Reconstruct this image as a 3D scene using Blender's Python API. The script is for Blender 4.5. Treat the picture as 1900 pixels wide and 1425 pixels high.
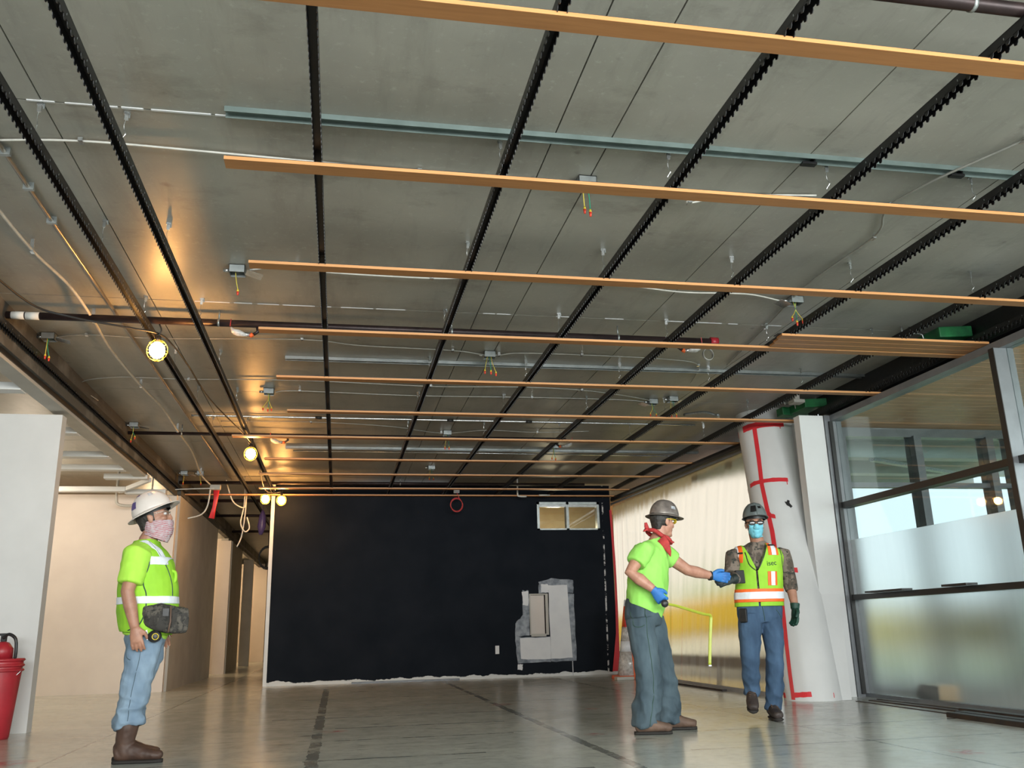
import bpy, bmesh, math, random
from math import sin, cos, pi, radians
from mathutils import Vector, Matrix, noise
from mathutils.bvhtree import BVHTree

random.seed(7)
for o in list(bpy.data.objects):
    bpy.data.objects.remove(o)
SC = bpy.context.scene
COL = SC.collection

# ------------------------------------------------------------------ camera
def make_camera():
    F, yaw, pitch, roll = 1639.3, 0.19482, 0.27250, -0.02562
    f = Vector((sin(yaw) * cos(pitch), cos(yaw) * cos(pitch), sin(pitch)))
    r = Vector((cos(yaw), -sin(yaw), 0)); u = r.cross(f)
    r2 = r * cos(roll) + u * sin(roll); u2 = -r * sin(roll) + u * cos(roll)
    cam = bpy.data.cameras.new('camera'); ob = bpy.data.objects.new('camera', cam); COL.objects.link(ob)
    M = Matrix((r2, u2, -f)).transposed().to_4x4(); M.translation = (0, 0, 0.78)
    ob.matrix_world = M
    cam.sensor_width = 36; cam.lens = F / 1900 * 36; cam.clip_start = .05; cam.clip_end = 300
    SC.camera = ob
make_camera()

# ------------------------------------------------------------------ sky, daylight, exposure
W = bpy.data.worlds.new('sky'); SC.world = W; W.use_nodes = True
bg = W.node_tree.nodes['Background']; bg.inputs[0].default_value = (.86, .94, 1.0, 1); bg.inputs[1].default_value = 1.5

def V3(x, y, z): return Vector((x, y, z)).to_track_quat('-Z', 'Y').to_euler()
def area(name, loc, aim, sx, sy, power, col, spread=180):
    l = bpy.data.lights.new(name, 'AREA'); l.shape = 'RECTANGLE'; l.size = sx; l.size_y = sy; l.energy = power; l.color = col; l.spread = radians(spread)
    o = bpy.data.objects.new(name, l); COL.objects.link(o); o.location = loc
    o.rotation_euler = (Vector(aim) - Vector(loc)).to_track_quat('-Z', 'Y').to_euler()
    return o
area('daylight_storefront_back', (1.2, -3.6, 2.2), (1.2, 8, 1.5), 9, 1.6, 475, (.97, 1.0, .98), 105)
area('daylight_storefront_side', (6.3, 2.2, 2.0), (2.2, 6.5, 1.0), 7.5, 1.8, 150, (.97, 1.0, .97), 130)
sun = bpy.data.lights.new('sun', 'SUN'); sun.energy = 3.6; sun.angle = radians(1.5); sun.color = (1, .95, .86)
so_ = bpy.data.objects.new('sun', sun); COL.objects.link(so_); so_.rotation_euler = V3(.5, .04, -.87)
SC.view_settings.view_transform = 'Standard'; SC.view_settings.look = 'None'
SC.view_settings.exposure = 0.0; SC.view_settings.gamma = 1.0; SC.view_settings.use_curve_mapping = False
SC.cycles.max_bounces = 10; SC.cycles.diffuse_bounces = 5; SC.cycles.glossy_bounces = 4
SC.cycles.transmission_bounces = 8; SC.cycles.transparent_max_bounces = 12
SC.cycles.caustics_reflective = False; SC.cycles.caustics_refractive = False; SC.cycles.sample_clamp_indirect = 4

# ------------------------------------------------------------------ materials
def srgb(r, g, b):
    f = lambda c: (c / 12.92 if c <= .04045 else ((c + .055) / 1.055) ** 2.4)
    return tuple(f(v / 255) for v in (r, g, b))
MATS = {}
class NT:
    def __init__(s, name):
        s.m = bpy.data.materials.new(name); s.m.use_nodes = True; s.t = s.m.node_tree; s.n = s.t.nodes
        s.b = s.n['Principled BSDF']; s.out = s.n['Material Output']; MATS[name] = s.m
    def add(s, k, **kw):
        n = s.n.new(k)
        for a, b in kw.items(): setattr(n, a, b)
        return n
    def link(s, a, b): s.t.links.new(a, b)
    def coord(s, scale=(1, 1, 1), rot=(0, 0, 0)):
        c = s.add('ShaderNodeTexCoord'); m = s.add('ShaderNodeMapping'); m.inputs['Scale'].default_value = scale; m.inputs['Rotation'].default_value = rot
        s.link(c.outputs['Object'], m.inputs[0]); return m.outputs[0]
    def noise(s, vec, scale=5, detail=4, rough=.55):
        n = s.add('ShaderNodeTexNoise'); n.inputs['Scale'].default_value = scale; n.inputs['Detail'].default_value = detail; n.inputs['Roughness'].default_value = rough
        s.link(vec, n.inputs['Vector']); return n.outputs[0]
    def ramp(s, fac, a, b, ca=(0, 0, 0), cb=(1, 1, 1)):
        r = s.add('ShaderNodeValToRGB'); e = r.color_ramp.elements; e[0].position = a; e[1].position = b
        e[0].color = (*ca, 1); e[1].color = (*cb, 1); s.link(fac, r.inputs[0]); return r.outputs[0]
    def mix(s, fac, a, b, mode='MIX'):
        m = s.add('ShaderNodeMix', data_type='RGBA', blend_type=mode)
        for sock, v in ((m.inputs[0], fac), (m.inputs[6], a), (m.inputs[7], b)):
            if hasattr(v, 'links') or hasattr(v, 'is_linked'): s.link(v, sock)
            elif isinstance(v, (int, float)): sock.default_value = v
            else: sock.default_value = (*v, 1)
        return m.outputs[2]
    def math(s, op, a, b=0.0, c=None):
        m = s.add('ShaderNodeMath', operation=op)
        for i, v in enumerate((a, b) if c is None else (a, b, c)):
            if hasattr(v, 'is_linked'): s.link(v, m.inputs[i])
            else: m.inputs[i].default_value = v
        return m.outputs[0]
    def bump(s, h, strength=.2, dist=.01):
        b = s.add('ShaderNodeBump'); b.inputs['Strength'].default_value = strength; b.inputs['Distance'].default_value = dist
        s.link(h, b.inputs['Height']); s.link(b.outputs[0], s.b.inputs['Normal'])
def mat(name, c1, c2=None, scale=6, rough=.6, metal=0, bump=0, stretch=(1, 1, 1), lo=.35, hi=.65, spec=.5, coat=0, detail=4):
    t = NT(name); t.b.inputs['Roughness'].default_value = rough; t.b.inputs['Metallic'].default_value = metal
    t.b.inputs['Specular IOR Level'].default_value = spec; t.b.inputs['Coat Weight'].default_value = coat
    if c2 is None: c2 = tuple(v * .82 for v in c1)
    v = t.coord(stretch); n = t.noise(v, scale, detail)
    t.link(t.ramp(n, lo, hi, c1, c2), t.b.inputs['Base Color'])
    if bump: t.bump(n, bump)
    return t.m

def floor_mat():
    t = NT('floor_concrete'); v = t.coord()
    n1 = t.noise(v, .7, 5); base = t.ramp(n1, .3, .7, (.47, .50, .455), (.60, .62, .56))
    n2 = t.noise(v, 9, 6, .7); base = t.mix(t.ramp(n2, .45, .75), base, (.38, .405, .37))
    sv = t.coord((.55, 3.2, 1)); n3 = t.noise(sv, 3.0, 6, .65)          # scuffs running across
    scuff = t.ramp(n3, .60, .70); base = t.mix(t.math('MULTIPLY', scuff, .75), base, (.07, .085, .08))
    sx = t.add('ShaderNodeSeparateXYZ'); t.link(t.coord(), sx.inputs[0]); X, Y = sx.outputs[0], sx.outputs[1]
    brk = t.ramp(t.noise(v, 2.4, 5, .7), .36, .5)
    wob = t.math('MULTIPLY', t.math('SUBTRACT', t.noise(v, 5, 3), .5), .05)
    def line(c, at, w, lo=None, hi=None, other=None):
        d = t.math('ABSOLUTE', t.math('ADD', t.math('SUBTRACT', c, at), wob))
        m = t.math('LESS_THAN', d, w)
        if lo is not None:
            m = t.math('MULTIPLY', m, t.math('MULTIPLY', t.math('GREATER_THAN', other, lo), t.math('LESS_THAN', other, hi)))
        return t.math('MULTIPLY', m, brk)
    ls = [line(X, -.14, .042, 4.5, 14.4, Y), line(X, 1.75, .035, 4.5, 15.4, Y), line(X, 3.6, .012), line(X, -1.9, .012)]
    for yy, x0, x1 in ((6.3, -.2, 1.0), (7.4, .0, 1.4), (8.35, 0, 1.5), (9.4, -.6, 1.8), (10.6, .4, 3), (12.1, -.5, 2.2), (13.4, .2, 4), (6.9, 2.6, 5), (5.9, 2.3, 4.6), (8.6, 3.2, 5), (5.4, -1.0, 1.5)):
        ls.append(line(Y, yy, .022, x0, x1, X))
    m = ls[0]
    for q in ls[1:]: m = t.math('MAXIMUM', m, q)
    base = t.mix(t.math('MULTIPLY', m, .66), base, (.05, .06, .058))
    red = None
    for (rx, ry, rr) in ((0, 8.13, .13), (1.97, 7.03, .1), (1.8, 10.22, .16), (3.79, 5.19, .15), (-2.13, 7.01, .2), (2.55, 9.2, .1)):
        dx = t.math('SUBTRACT', X, rx); dy = t.math('SUBTRACT', Y, ry)
        d = t.math('SQRT', t.math('ADD', t.math('MULTIPLY', dx, dx), t.math('MULTIPLY', dy, dy)))
        k = t.math('MULTIPLY', t.ramp(t.math('DIVIDE', d, rr), .3, 1.0, (1, 1, 1), (0, 0, 0)), t.ramp(t.noise(v, 14, 3), .38, .6))
        red = k if red is None else t.math('MAXIMUM', red, k)
    base = t.mix(t.math('MULTIPLY', red, .7), base, (.42, .03, .04))
    t.link(base, t.b.inputs['Base Color'])
    t.link(t.math('MULTIPLY_ADD', t.noise(v, 3, 5), .24, .08), t.b.inputs['Roughness'])
    t.b.inputs['Specular IOR Level'].default_value = .55; t.bump(n2, .05)
    return t.m

def slab_mat():
    t = NT('slab_concrete'); v = t.coord()
    n1 = t.noise(v, .55, 6, .6); c = t.ramp(n1, .32, .68, (.385, .38, .335), (.265, .26, .228))
    n2 = t.noise(t.coord((3, .5, 1)), 2.2, 6, .7); c = t.mix(t.math('MULTIPLY', t.ramp(n2, .5, .72), .5), c, (.21, .205, .18))
    n3 = t.noise(v, 22, 5, .7); c = t.mix(t.math('MULTIPLY', t.ramp(n3, .58, .72), .4), c, (.47, .47, .43))
    n4 = t.noise(t.coord((1, 1.6, 1)), 1.7, 7, .72); c = t.mix(t.math('MULTIPLY', t.ramp(n4, .55, .75), .6), c, (.155, .148, .128)); n5 = t.noise(v, 5, 3, .5); c = t.mix(t.math('MULTIPLY', t.ramp(n5, .70, .76), .6), c, (.13, .125, .11))
    t.link(c, t.b.inputs['Base Color']); t.b.inputs['Roughness'].default_value = .42; t.bump(n3, .08)
    return t.m

def wood_mat(name, a, b):
    t = NT(name); v = t.coord((.8, 14, 14)); n = t.noise(v, 3, 6, .6)
    t.link(t.ramp(n, .3, .7, a, b), t.b.inputs['Base Color']); t.b.inputs['Roughness'].default_value = .5
    return t.m

def black_wall_mat():
    t = NT('black_painted_drywall'); v = t.coord()
    c = t.ramp(t.noise(v, 2.2, 5), .3, .7, (.008, .011, .016), (.013, .016, .022))
    sx = t.add('ShaderNodeSeparateXYZ'); t.link(v, sx.inputs[0])
    h = t.math('ADD', sx.outputs[2], t.math('MULTIPLY', t.math('SUBTRACT', t.noise(t.coord((1.3, 1, 2)), 3, 6), .5), .16))
    base = t.math('LESS_THAN', h, .055)
    c = t.mix(base, c, (.62, .63, .62))
    # unpainted white scrape running up near the right-hand corner
    d = t.math('ABSOLUTE', t.math('SUBTRACT', sx.outputs[0], t.math('MULTIPLY_ADD', sx.outputs[2], .015, 4.74)))
    k = t.math('MULTIPLY', t.math('LESS_THAN', d, .014), t.ramp(t.noise(t.coord((1, 1, 1.6)), 3, 6, .8), .5, .54))
    c = t.mix(k, c, (.6, .6, .6))
    d2 = t.math('ABSOLUTE', t.math('SUBTRACT', sx.outputs[0], 4.09)); k2 = t.math('MULTIPLY', t.math('LESS_THAN', d2, .008), t.math('LESS_THAN', sx.outputs[2], .3))
    c = t.mix(k2, c, (.45, .46, .48))
    t.link(c, t.b.inputs['Base Color']); t.b.inputs['Roughness'].default_value = .75; t.b.inputs['Specular IOR Level'].default_value = .06
    return t.m

def glass_mat(name, tint=(.9, .95, .95), gloss=.12):
    t = NT(name); tr = t.add('ShaderNodeBsdfTransparent'); tr.inputs[0].default_value = (*tint, 1)
    gl = t.add('ShaderNodeBsdfGlossy'); gl.inputs['Roughness'].default_value = .02; gl.inputs[0].default_value = (.9, .95, .95, 1)
    fr = t.add('ShaderNodeFresnel'); fr.inputs[0].default_value = 1.5; ge = t.add('ShaderNodeNewGeometry'); fk = t.math('MULTIPLY', fr.outputs[0], t.math('SUBTRACT', 1.0, ge.outputs['Backfacing']))
    mx = t.add('ShaderNodeMixShader'); t.link(t.math('ADD', fk, gloss * .3), mx.inputs[0]); t.link(tr.outputs[0], mx.inputs[1]); t.link(gl.outputs[0], mx.inputs[2])
    t.link(mx.outputs[0], t.out.inputs[0]); return t.m

def film_mat(name, tint, rough, diff, dcol):
    """frosted film / plastic sheet: blurred see-through plus scattered light plus a soft sheen"""
    t = NT(name); rf = t.add('ShaderNodeBsdfRefraction'); rf.inputs['IOR'].default_value = 1.3; rf.inputs['Roughness'].default_value = rough; rf.inputs[0].default_value = (*tint, 1)
    tl = t.add('ShaderNodeBsdfTranslucent'); df = t.add('ShaderNodeBsdfDiffuse')
    v = t.coord((1, 5, .35)); c = t.ramp(t.noise(v, 2.5, 5), .35, .7, dcol, tuple(q * .78 for q in dcol))
    t.link(c, tl.inputs[0]); t.link(c, df.inputs[0])
    m1 = t.add('ShaderNodeMixShader'); m1.inputs[0].default_value = .35; t.link(tl.outputs[0], m1.inputs[1]); t.link(df.outputs[0], m1.inputs[2])
    m2 = t.add('ShaderNodeMixShader'); m2.inputs[0].default_value = diff; t.link(rf.outputs[0], m2.inputs[1]); t.link(m1.outputs[0], m2.inputs[2])
    gl = t.add('ShaderNodeBsdfGlossy'); gl.inputs['Roughness'].default_value = .12
    fr = t.add('ShaderNodeFresnel'); fr.inputs[0].default_value = 1.4; ge = t.add('ShaderNodeNewGeometry'); fk = t.math('MULTIPLY', fr.outputs[0], t.math('SUBTRACT', 1.0, ge.outputs['Backfacing']))
    m3 = t.add('ShaderNodeMixShader'); t.link(fk, m3.inputs[0]); t.link(m2.outputs[0], m3.inputs[1]); t.link(gl.outputs[0], m3.inputs[2])
    t.link(m3.outputs[0], t.out.inputs[0]); return t.m

def emit_mat(name, col, strength):
    t = NT(name); t.b.inputs['Base Color'].default_value = (*col, 1); t.b.inputs['Emission Color'].default_value = (*col, 1); t.b.inputs['Emission Strength'].default_value = strength; return t.m

def camo_mat(name, a, b, c, scale=14):
    t = NT(name); v = t.coord((1, 1, .6)); n = t.noise(v, scale, 3, .6); n2 = t.noise(t.coord((1, 1, 1.4)), scale * 1.7, 4, .7)
    k = t.mix(t.ramp(n, .46, .54), a, b); k = t.mix(t.ramp(n2, .54, .6), k, c)
    t.link(k, t.b.inputs['Base Color']); t.b.inputs['Roughness'].default_value = .85; return t.m

def gaiter_mat():
    t = NT('gaiter_cloth'); v = t.coord((1, 1, 2.2), (0, .45, 0)); w = t.add('ShaderNodeTexWave', bands_direction='Z'); w.inputs['Scale'].default_value = 12; w.inputs['Distortion'].default_value = 3; w.inputs['Detail'].default_value = 3; w.inputs['Detail Scale'].default_value = 3
    t.link(v, w.inputs[0]); k = t.math('MULTIPLY', t.ramp(w.outputs['Fac'], .62, .8), t.ramp(t.noise(t.coord(), 40, 3), .4, .5))
    t.link(t.mix(k, (.44, .36, .38), (.40, .12, .14)), t.b.inputs['Base Color']); t.b.inputs['Roughness'].default_value = .85; return t.m

floor_mat(); slab_mat(); black_wall_mat(); gaiter_mat()
wood_mat('slat_wood', (.36, .165, .058), (.27, .118, .040)); wood_mat('slat_wood_lit', (.60, .29, .11), (.50, .23, .08)); wood_mat('soffit_wood', (.60, .36, .20), (.48, .27, .15))  # slat wood in two tones: shaded underside darker, daylit near edge painted lighter
glass_mat('clear_glass'); film_mat('frosted_film', (.95, .98, .97), .30, .16, (.80, .85, .83)); film_mat('plastic_sheet', (1.0, .84, .66), .26, .25, (1.0, .82, .64))
emit_mat('lamp_glow', (1.0, .47, .13), 210)
camo_mat('camo_cloth', (.085, .065, .05), (.19, .15, .12), (.03, .032, .026)); camo_mat('camo_bag', (.035, .032, .028), (.09, .08, .066), (.014, .014, .012), 20)
mat('white_paint', (.66, .67, .665), (.62, .63, .625), 3, .55); mat('warm_white_paint', (.72, .64, .57), (.67, .59, .53), 2, .6); mat('grey_board', (.50, .48, .43), (.42, .40, .36), 2, .7)
mat('stained_board', (.075, .07, .06), (.22, .21, .19), 2.5, .8, lo=.5, hi=.75); mat('hat_liner', (.01, .01, .01), None, 9, .7); mat('black_metal', (.006, .006, .0065), (.010, .010, .011), 20, .38); mat('black_plastic', (.012, .012, .013), (.02, .02, .02), 20, .45)
mat('galvanised', (.42, .45, .45), (.30, .33, .33), 9, .38, .75, stretch=(1, 6, 1)); mat('green_track', (.17, .22, .21), (.12, .16, .15), 5, .5, .2)
mat('emt_silver', (.70, .72, .72), (.55, .57, .57), 14, .25, .9); mat('aluminium', (.20, .212, .225), (.165, .175, .187), 5, .42, .35); mat('dark_alu', (.030, .030, .029), (.022, .022, .022), 5, .4, .3)
mat('pipe_black', (.022, .014, .014), (.040, .024, .024), 9, .42, .4); mat('pipe_tag', (.68, .68, .64), None, 10, .6); mat('cable_white', (.62, .61, .56), None, 10, .5); mat('cable_grey', (.40, .40, .37), None, 10, .45, .4)
mat('wire_yellow', (.75, .62, .10), None, 10, .5); mat('wire_green', (.03, .32, .18), None, 10, .5); mat('nut_red', (.72, .06, .03), None, 10, .4); mat('nut_yellow', (.80, .60, .05), None, 10, .4)
mat('orange_plastic', (.85, .14, .03), None, 10, .4); mat('red_plastic', (.42, .022, .035), (.33, .018, .028), 6, .4); mat('red_tape', (.70, .035, .045), (.62, .03, .04), 6, .45); mat('red_cable', (.55, .05, .05), None, 8, .5); mat('bag_plastic', (.62, .62, .60), (.40, .38, .36), 30, .2)
mat('patch_white', (.70, .71, .72), (.64, .65, .67), 4, .6); mat('patch_grey', (.30, .33, .37), (.10, .12, .15), 9, .6); mat('tan_board', (.48, .35, .20), (.40, .28, .15), 3, .7)
mat('green_paint', (.015, .17, .05), (.008, .08, .03), 8, .5); mat('yellow_board', (.95, .74, .02), (.88, .66, .015), 1, .5); mat('kerb_grey', (.62, .60, .60), None, 3, .7); mat('grey_concrete', (.36, .37, .38), None, 3, .7); mat('pale_paving', (.52, .54, .50), (.44, .46, .42), 1, .8)
mat('grass', (.22, .34, .13), (.16, .27, .10), 6, .9); mat('leaf', (.07, .19, .05), (.035, .10, .025), 9, .8); mat('cardboard', (.55, .38, .20), None, 6, .8); mat('plank_dark', (.022, .018, .017), (.06, .035, .022), 5, .5)
mat('cord_black', (.010, .009, .009), None, 10, .5); mat('reflective', (.80, .84, .88), (.70, .75, .80), 30, .3); mat('conduit_dull', (.40, .36, .31), (.30, .27, .23), 9, .3, .8)
# people
mat('skin_a', (.40, .205, .135), (.31, .15, .097), 18, .5); mat('skin_b', (.50, .26, .18), (.40, .19, .13), 18, .5); mat('skin_arm', (.33, .18, .12), (.27, .14, .09), 18, .5)
mat('hair_dark', (.012, .010, .009), (.03, .026, .022), 60, .6); mat('lime_shirt', (.42, .76, .075), (.35, .66, .06), 5, .8, bump=.15); mat('lime_vest', (.32, .64, .035), (.26, .55, .028), 6, .75, bump=.15)
mat('lime_shirt_b', (.34, .76, .14), (.28, .66, .11), 5, .8, bump=.15); mat('vest_orange', (.95, .16, .02), None, 10, .6)
mat('jeans_light', (.24, .33, .42), (.15, .22, .30), 7, .9, bump=.7, stretch=(1, 1, .4)); mat('jeans_mid', (.085, .125, .15), (.026, .046, .062), 5, .9, bump=.7, stretch=(1, 1, .4)); mat('jeans_blue', (.060, .115, .20), (.030, .062, .115), 7, .9, bump=.7, stretch=(1, 1, .4))
mat('boot_brown', (.085, .045, .03), (.05, .026, .018), 9, .6); mat('boot_tan', (.16, .10, .07), (.10, .06, .042), 9, .7); mat('boot_dark', (.055, .04, .034), (.03, .022, .02), 9, .6); mat('sole_dark', (.02, .017, .015), None, 9, .8)
mat('hat_white', (.68, .62, .57), (.62, .56, .52), 6, .35); mat('hat_brown', (.25, .215, .19), (.13, .11, .10), 16, .35, .2); mat('hat_grey', (.15, .18, .18), (.11, .13, .13), 7, .35); mat('sticker_purple', (.10, .07, .22), None, 60, .4); mat('sticker_white', (.6, .62, .65), (.25, .27, .3), 60, .4); mat('sticker_black', (.01, .01, .01), None, 60, .4)
mat('glove_blue', (.035, .20, .55), (.028, .15, .45), 12, .6); mat('glove_dark', (.015, .025, .024), (.01, .016, .016), 12, .6); mat('glove_green', (.008, .055, .035), (.006, .035, .024), 12, .6)
mat('bandana', (.50, .045, .045), (.36, .03, .03), 30, .8); mat('mask_blue', (.20, .58, .70), (.16, .50, .63), 12, .7); mat('lens_dark', (.012, .012, .013), None, 10, .12); mat('lens_yellow', (.55, .42, .03), None, 10, .15); mat('eye_white', (.7, .68, .65), None, 10, .2)
glass_mat('lens_clear', (.95, .96, .96), .5)
mat('tape_steel', (.42, .48, .05), (.36, .42, .04), 20, .4); mat('text_dark', (.02, .06, .04), None, 10, .6)

# ------------------------------------------------------------------ mesh helpers
def V(*a): return Vector(a[0]) if len(a) == 1 else Vector(a)
class MB:
    """collects world-space geometry; build() links it as ONE mesh object"""
    def __init__(s): s.v = []; s.f = []
    def raw(s, v, f):
        k = len(s.v); s.v += [tuple(q) for q in v]; s.f += [tuple(i + k for i in q) for q in f]; return s
    def box(s, x0, x1, y0, y1, z0, z1):
        return s.raw([(x0, y0, z0), (x1, y0, z0), (x1, y1, z0), (x0, y1, z0), (x0, y0, z1), (x1, y0, z1), (x1, y1, z1), (x0, y1, z1)],
                     [(0, 3, 2, 1), (4, 5, 6, 7), (0, 1, 5, 4), (1, 2, 6, 5), (2, 3, 7, 6), (3, 0, 4, 7)])
    def obox(s, c, ax, ay, az):
        """box about c with half-axis vectors"""
        c, ax, ay, az = map(V, (c, ax, ay, az)); p = []
        for z in (-1, 1):
            for x, y in ((-1, -1), (1, -1), (1, 1), (-1, 1)): p.append(c + ax * x + ay * y + az * z)
        return s.raw(p, [(0, 3, 2, 1), (4, 5, 6, 7), (0, 1, 5, 4), (1, 2, 6, 5), (2, 3, 7, 6), (3, 0, 4, 7)])
    def loft(s, secs, n=16, hint=None, sq=1.0):
        """closed tube through sections (centre, a, b[, u]); a along u, b along t x u"""
        P = [V(q[0]) for q in secs]; rings = []; pu = None
        for i, q in enumerate(secs):
            t = (P[min(i + 1, len(P) - 1)] - P[max(i - 1, 0)]).normalized()
            u = V(q[3]) if len(q) > 3 else (V(hint) if hint is not None else (pu if pu is not None else (V(1, 0, 0) if abs(t.x) < .8 else V(0, 1, 0))))
            u = (u - t * u.dot(t)).normalized(); pu = u; w = t.cross(u); r = []
            for k in range(n):
                a = 2 * pi * k / n; ca, sa = cos(a), sin(a)
                if sq != 1: ca = math.copysign(abs(ca) ** sq, ca); sa = math.copysign(abs(sa) ** sq, sa)
                r.append(P[i] + u * (q[1] * ca) + w * (q[2] * sa))
            rings.append(r)
        v = [p for r in rings for p in r]; f = []
        for i in range(len(rings) - 1):
            for k in range(n): a = i * n + k; b = i * n + (k + 1) % n; f.append((a, b, b + n, a + n))
        f.append(tuple(range(n - 1, -1, -1))); f.append(tuple((len(rings) - 1) * n + k for k in range(n)))
        return s.raw(v, f)
    def tube(s, pts, r, n=8): return s.loft([(p, r if not isinstance(r, (list, tuple)) else r[i], r if not isinstance(r, (list, tuple)) else r[i]) for i, p in enumerate(pts)], n)
    def ell(s, c, rx, ry, rz, M=None, nu=16, nv=10):
        c = V(c); v = []; f = []
        for j in range(nv + 1):
            ph = pi * j / nv
            for i in range(nu):
                th = 2 * pi * i / nu; p = V(rx * sin(ph) * cos(th), ry * sin(ph) * sin(th), rz * cos(ph))
                v.append(c + (M @ p if M is not None else p))
        for j in range(nv):
            for i in range(nu): a = j * nu + i; b = j * nu + (i + 1) % nu; f.append((a, a + nu, b + nu, b))
        return s.raw(v, f)
    def grid(s, fn, nu, nv):
        v = [fn(i / nu, j / nv) for j in range(nv + 1) for i in range(nu + 1)]
        f = [(j * (nu + 1) + i, j * (nu + 1) + i + 1, (j + 1) * (nu + 1) + i + 1, (j + 1) * (nu + 1) + i) for j in range(nv) for i in range(nu)]
        return s.raw(v, f)
    def poly(s, pts, d):
        """prism: outline pts extruded by vector d"""
        d = V(d); n = len(pts); a = [V(p) for p in pts]; b = [p + d for p in a]
        return s.raw(a + b, [tuple(range(n - 1, -1, -1)), tuple(range(n, 2 * n))] + [(i, (i + 1) % n, n + (i + 1) % n, n + i) for i in range(n)])
    def mesh(s, name, base=(0, 0, 0), weld=False):
        b = V(base); me = bpy.data.meshes.new(name); me.from_pydata([tuple(V(p) - b) for p in s.v], [], s.f); me.update(); 
        bm = bmesh.new(); bm.from_mesh(me)
        if weld: bmesh.ops.remove_doubles(bm, verts=bm.verts, dist=1e-5)
        bmesh.ops.recalc_face_normals(bm, faces=bm.faces); bm.to_mesh(me); bm.free()
        return me
    def build(s, name, m, parent=None, smooth=False, bevel=0, base=None):
        if base is None: base = tuple(parent['_w']) if parent is not None else (0, 0, 0)
        return link(s.mesh(name, base), name, m, parent, smooth, bevel, None if parent is not None else base)
def link(me, name, m, parent=None, smooth=False, bevel=0, loc=None):
    o = bpy.data.objects.new(name, me); COL.objects.link(o); me.materials.clear(); me.materials.append(MATS[m])
    if parent is not None: o.parent = parent; o['_w'] = tuple(parent['_w'])
    elif loc is not None: o.location = loc; o['_w'] = tuple(loc)
    if smooth:
        for p in me.polygons: p.use_smooth = True
    if bevel:
        b = o.modifiers.new('bevel', 'BEVEL'); b.width = bevel; b.segments = 2; b.limit_method = 'ANGLE'
    return o
def tag(o, label=None, cat=None, group=None, kind=None):
    if label: o['label'] = label
    if cat: o['category'] = cat
    if group: o['group'] = group
    if kind: o['kind'] = kind
    return o
def thing(name, loc, label, cat, group=None):
    o = bpy.data.objects.new(name, None); COL.objects.link(o); o.location = loc; o['_w'] = tuple(loc); o.empty_display_size = .05
    return tag(o, label, cat, group)
def struct(name, mb, m, bevel=0, smooth=False, label=None):
    o = mb.build(name, m, None, smooth, bevel); tag(o, label, None, None, 'structure'); return o
def single(name, mb, m, base, label, cat, group=None, smooth=False, bevel=0):
    return tag(mb.build(name, m, None, smooth, bevel, base), label, cat, group)
ORD = ['first', 'second', 'third', 'fourth', 'fifth', 'sixth', 'seventh', 'eighth', 'ninth', 'tenth', 'eleventh', 'twelfth', 'thirteenth']
def curve_pts(pts, k=6):
    """Catmull-Rom through pts"""
    P = [V(p) for p in pts]; out = []
    for i in range(len(P) - 1):
        a, b, c, d = P[max(i - 1, 0)], P[i], P[i + 1], P[min(i + 2, len(P) - 1)]
        for j in range(k):
            t = j / k; out.append(.5 * ((2 * b) + (c - a) * t + (2 * a - 5 * b + 4 * c - d) * t * t + (3 * b - a - 3 * c + d) * t ** 3))
    return out + [P[-1]]

SLAB, SLAT_Z, GX, BWY = 3.40, 3.152, 5.70, 15.85

# ------------------------------------------------------------------ the setting
struct('floor', MB().box(-9, GX + .05, -4.2, 40, -.2, 0), 'floor_concrete', label='glossy grey concrete floor with dark lines, scuffs and red paint marks')
ceil = struct('ceiling', MB().box(-9, 6.0, -4.2, 40, SLAB + .02, SLAB + .25), 'grey_concrete', label='bare grey concrete slab ceiling of cast panels')
xs = [-9, -5.2, -2.9, -1.53, 1.1, 1.42, 2.62, 3.95, 6.0]; ys = [-4.2, 1.5, 4.25, 7.02, 9.8, 12.55, 15.3, 20, 28, 40]
for i in range(len(xs) - 1):
    for j in range(len(ys) - 1):
        g = .004
        MB().box(xs[i] + g, xs[i + 1] - g, ys[j] + g * 1.3, ys[j + 1] - g * 1.3, SLAB, SLAB + .021).build('ceiling_panel', 'slab_concrete', ceil)
# pale mortar beads in the cross joints
for y, x0, x1 in ((4.25, -1.6, 4.2), (7.02, -1.2, 3.9)):
    mb = MB(); x = x0
    while x < x1:
        w = random.uniform(.05, .3)
        if random.random() < .72: mb.box(x, min(x + w, x1), y - random.uniform(.005, .009), y + random.uniform(.004, .008), SLAB - .004, SLAB + .004)
        x += w + random.uniform(.01, .08)
    tag(mb.build('mortar_bead', 'patch_white', ceil), 'thin broken line of pale mortar in the slab joint')

# black back wall with a high vent opening and a recessed niche
def holed_wall(mb, X0, X1, Z0, Z1, holes, y0, y1):
    xs = sorted({X0, X1, *[h[0] for h in holes], *[h[1] for h in holes]}); zs = sorted({Z0, Z1, *[h[2] for h in holes], *[h[3] for h in holes]})
    for i in range(len(xs) - 1):
        for j in range(len(zs) - 1):
            cx, cz = (xs[i] + xs[i + 1]) / 2, (zs[j] + zs[j + 1]) / 2
            if not any(h[0] < cx < h[1] and h[2] < cz < h[3] for h in holes): mb.box(xs[i], xs[i + 1], y0, y1, zs[j], zs[j + 1])
    return mb
VENT = (3.53, 4.71, 2.54, 3.05); NICHE = (3.36, 3.63, .72, 1.39)
bw = struct('wall_back', holed_wall(MB(), -1.13, 4.93, 0, 3.36, [VENT, NICHE], BWY, BWY + .10), 'black_painted_drywall', label='black painted back wall with ragged white base strip')
tag(MB().box(-1.19, -1.13, BWY - .005, BWY + .13, 0, 3.36).build('corner_bead', 'white_paint', bw), 'white unpainted end edge of the black wall')
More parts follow.
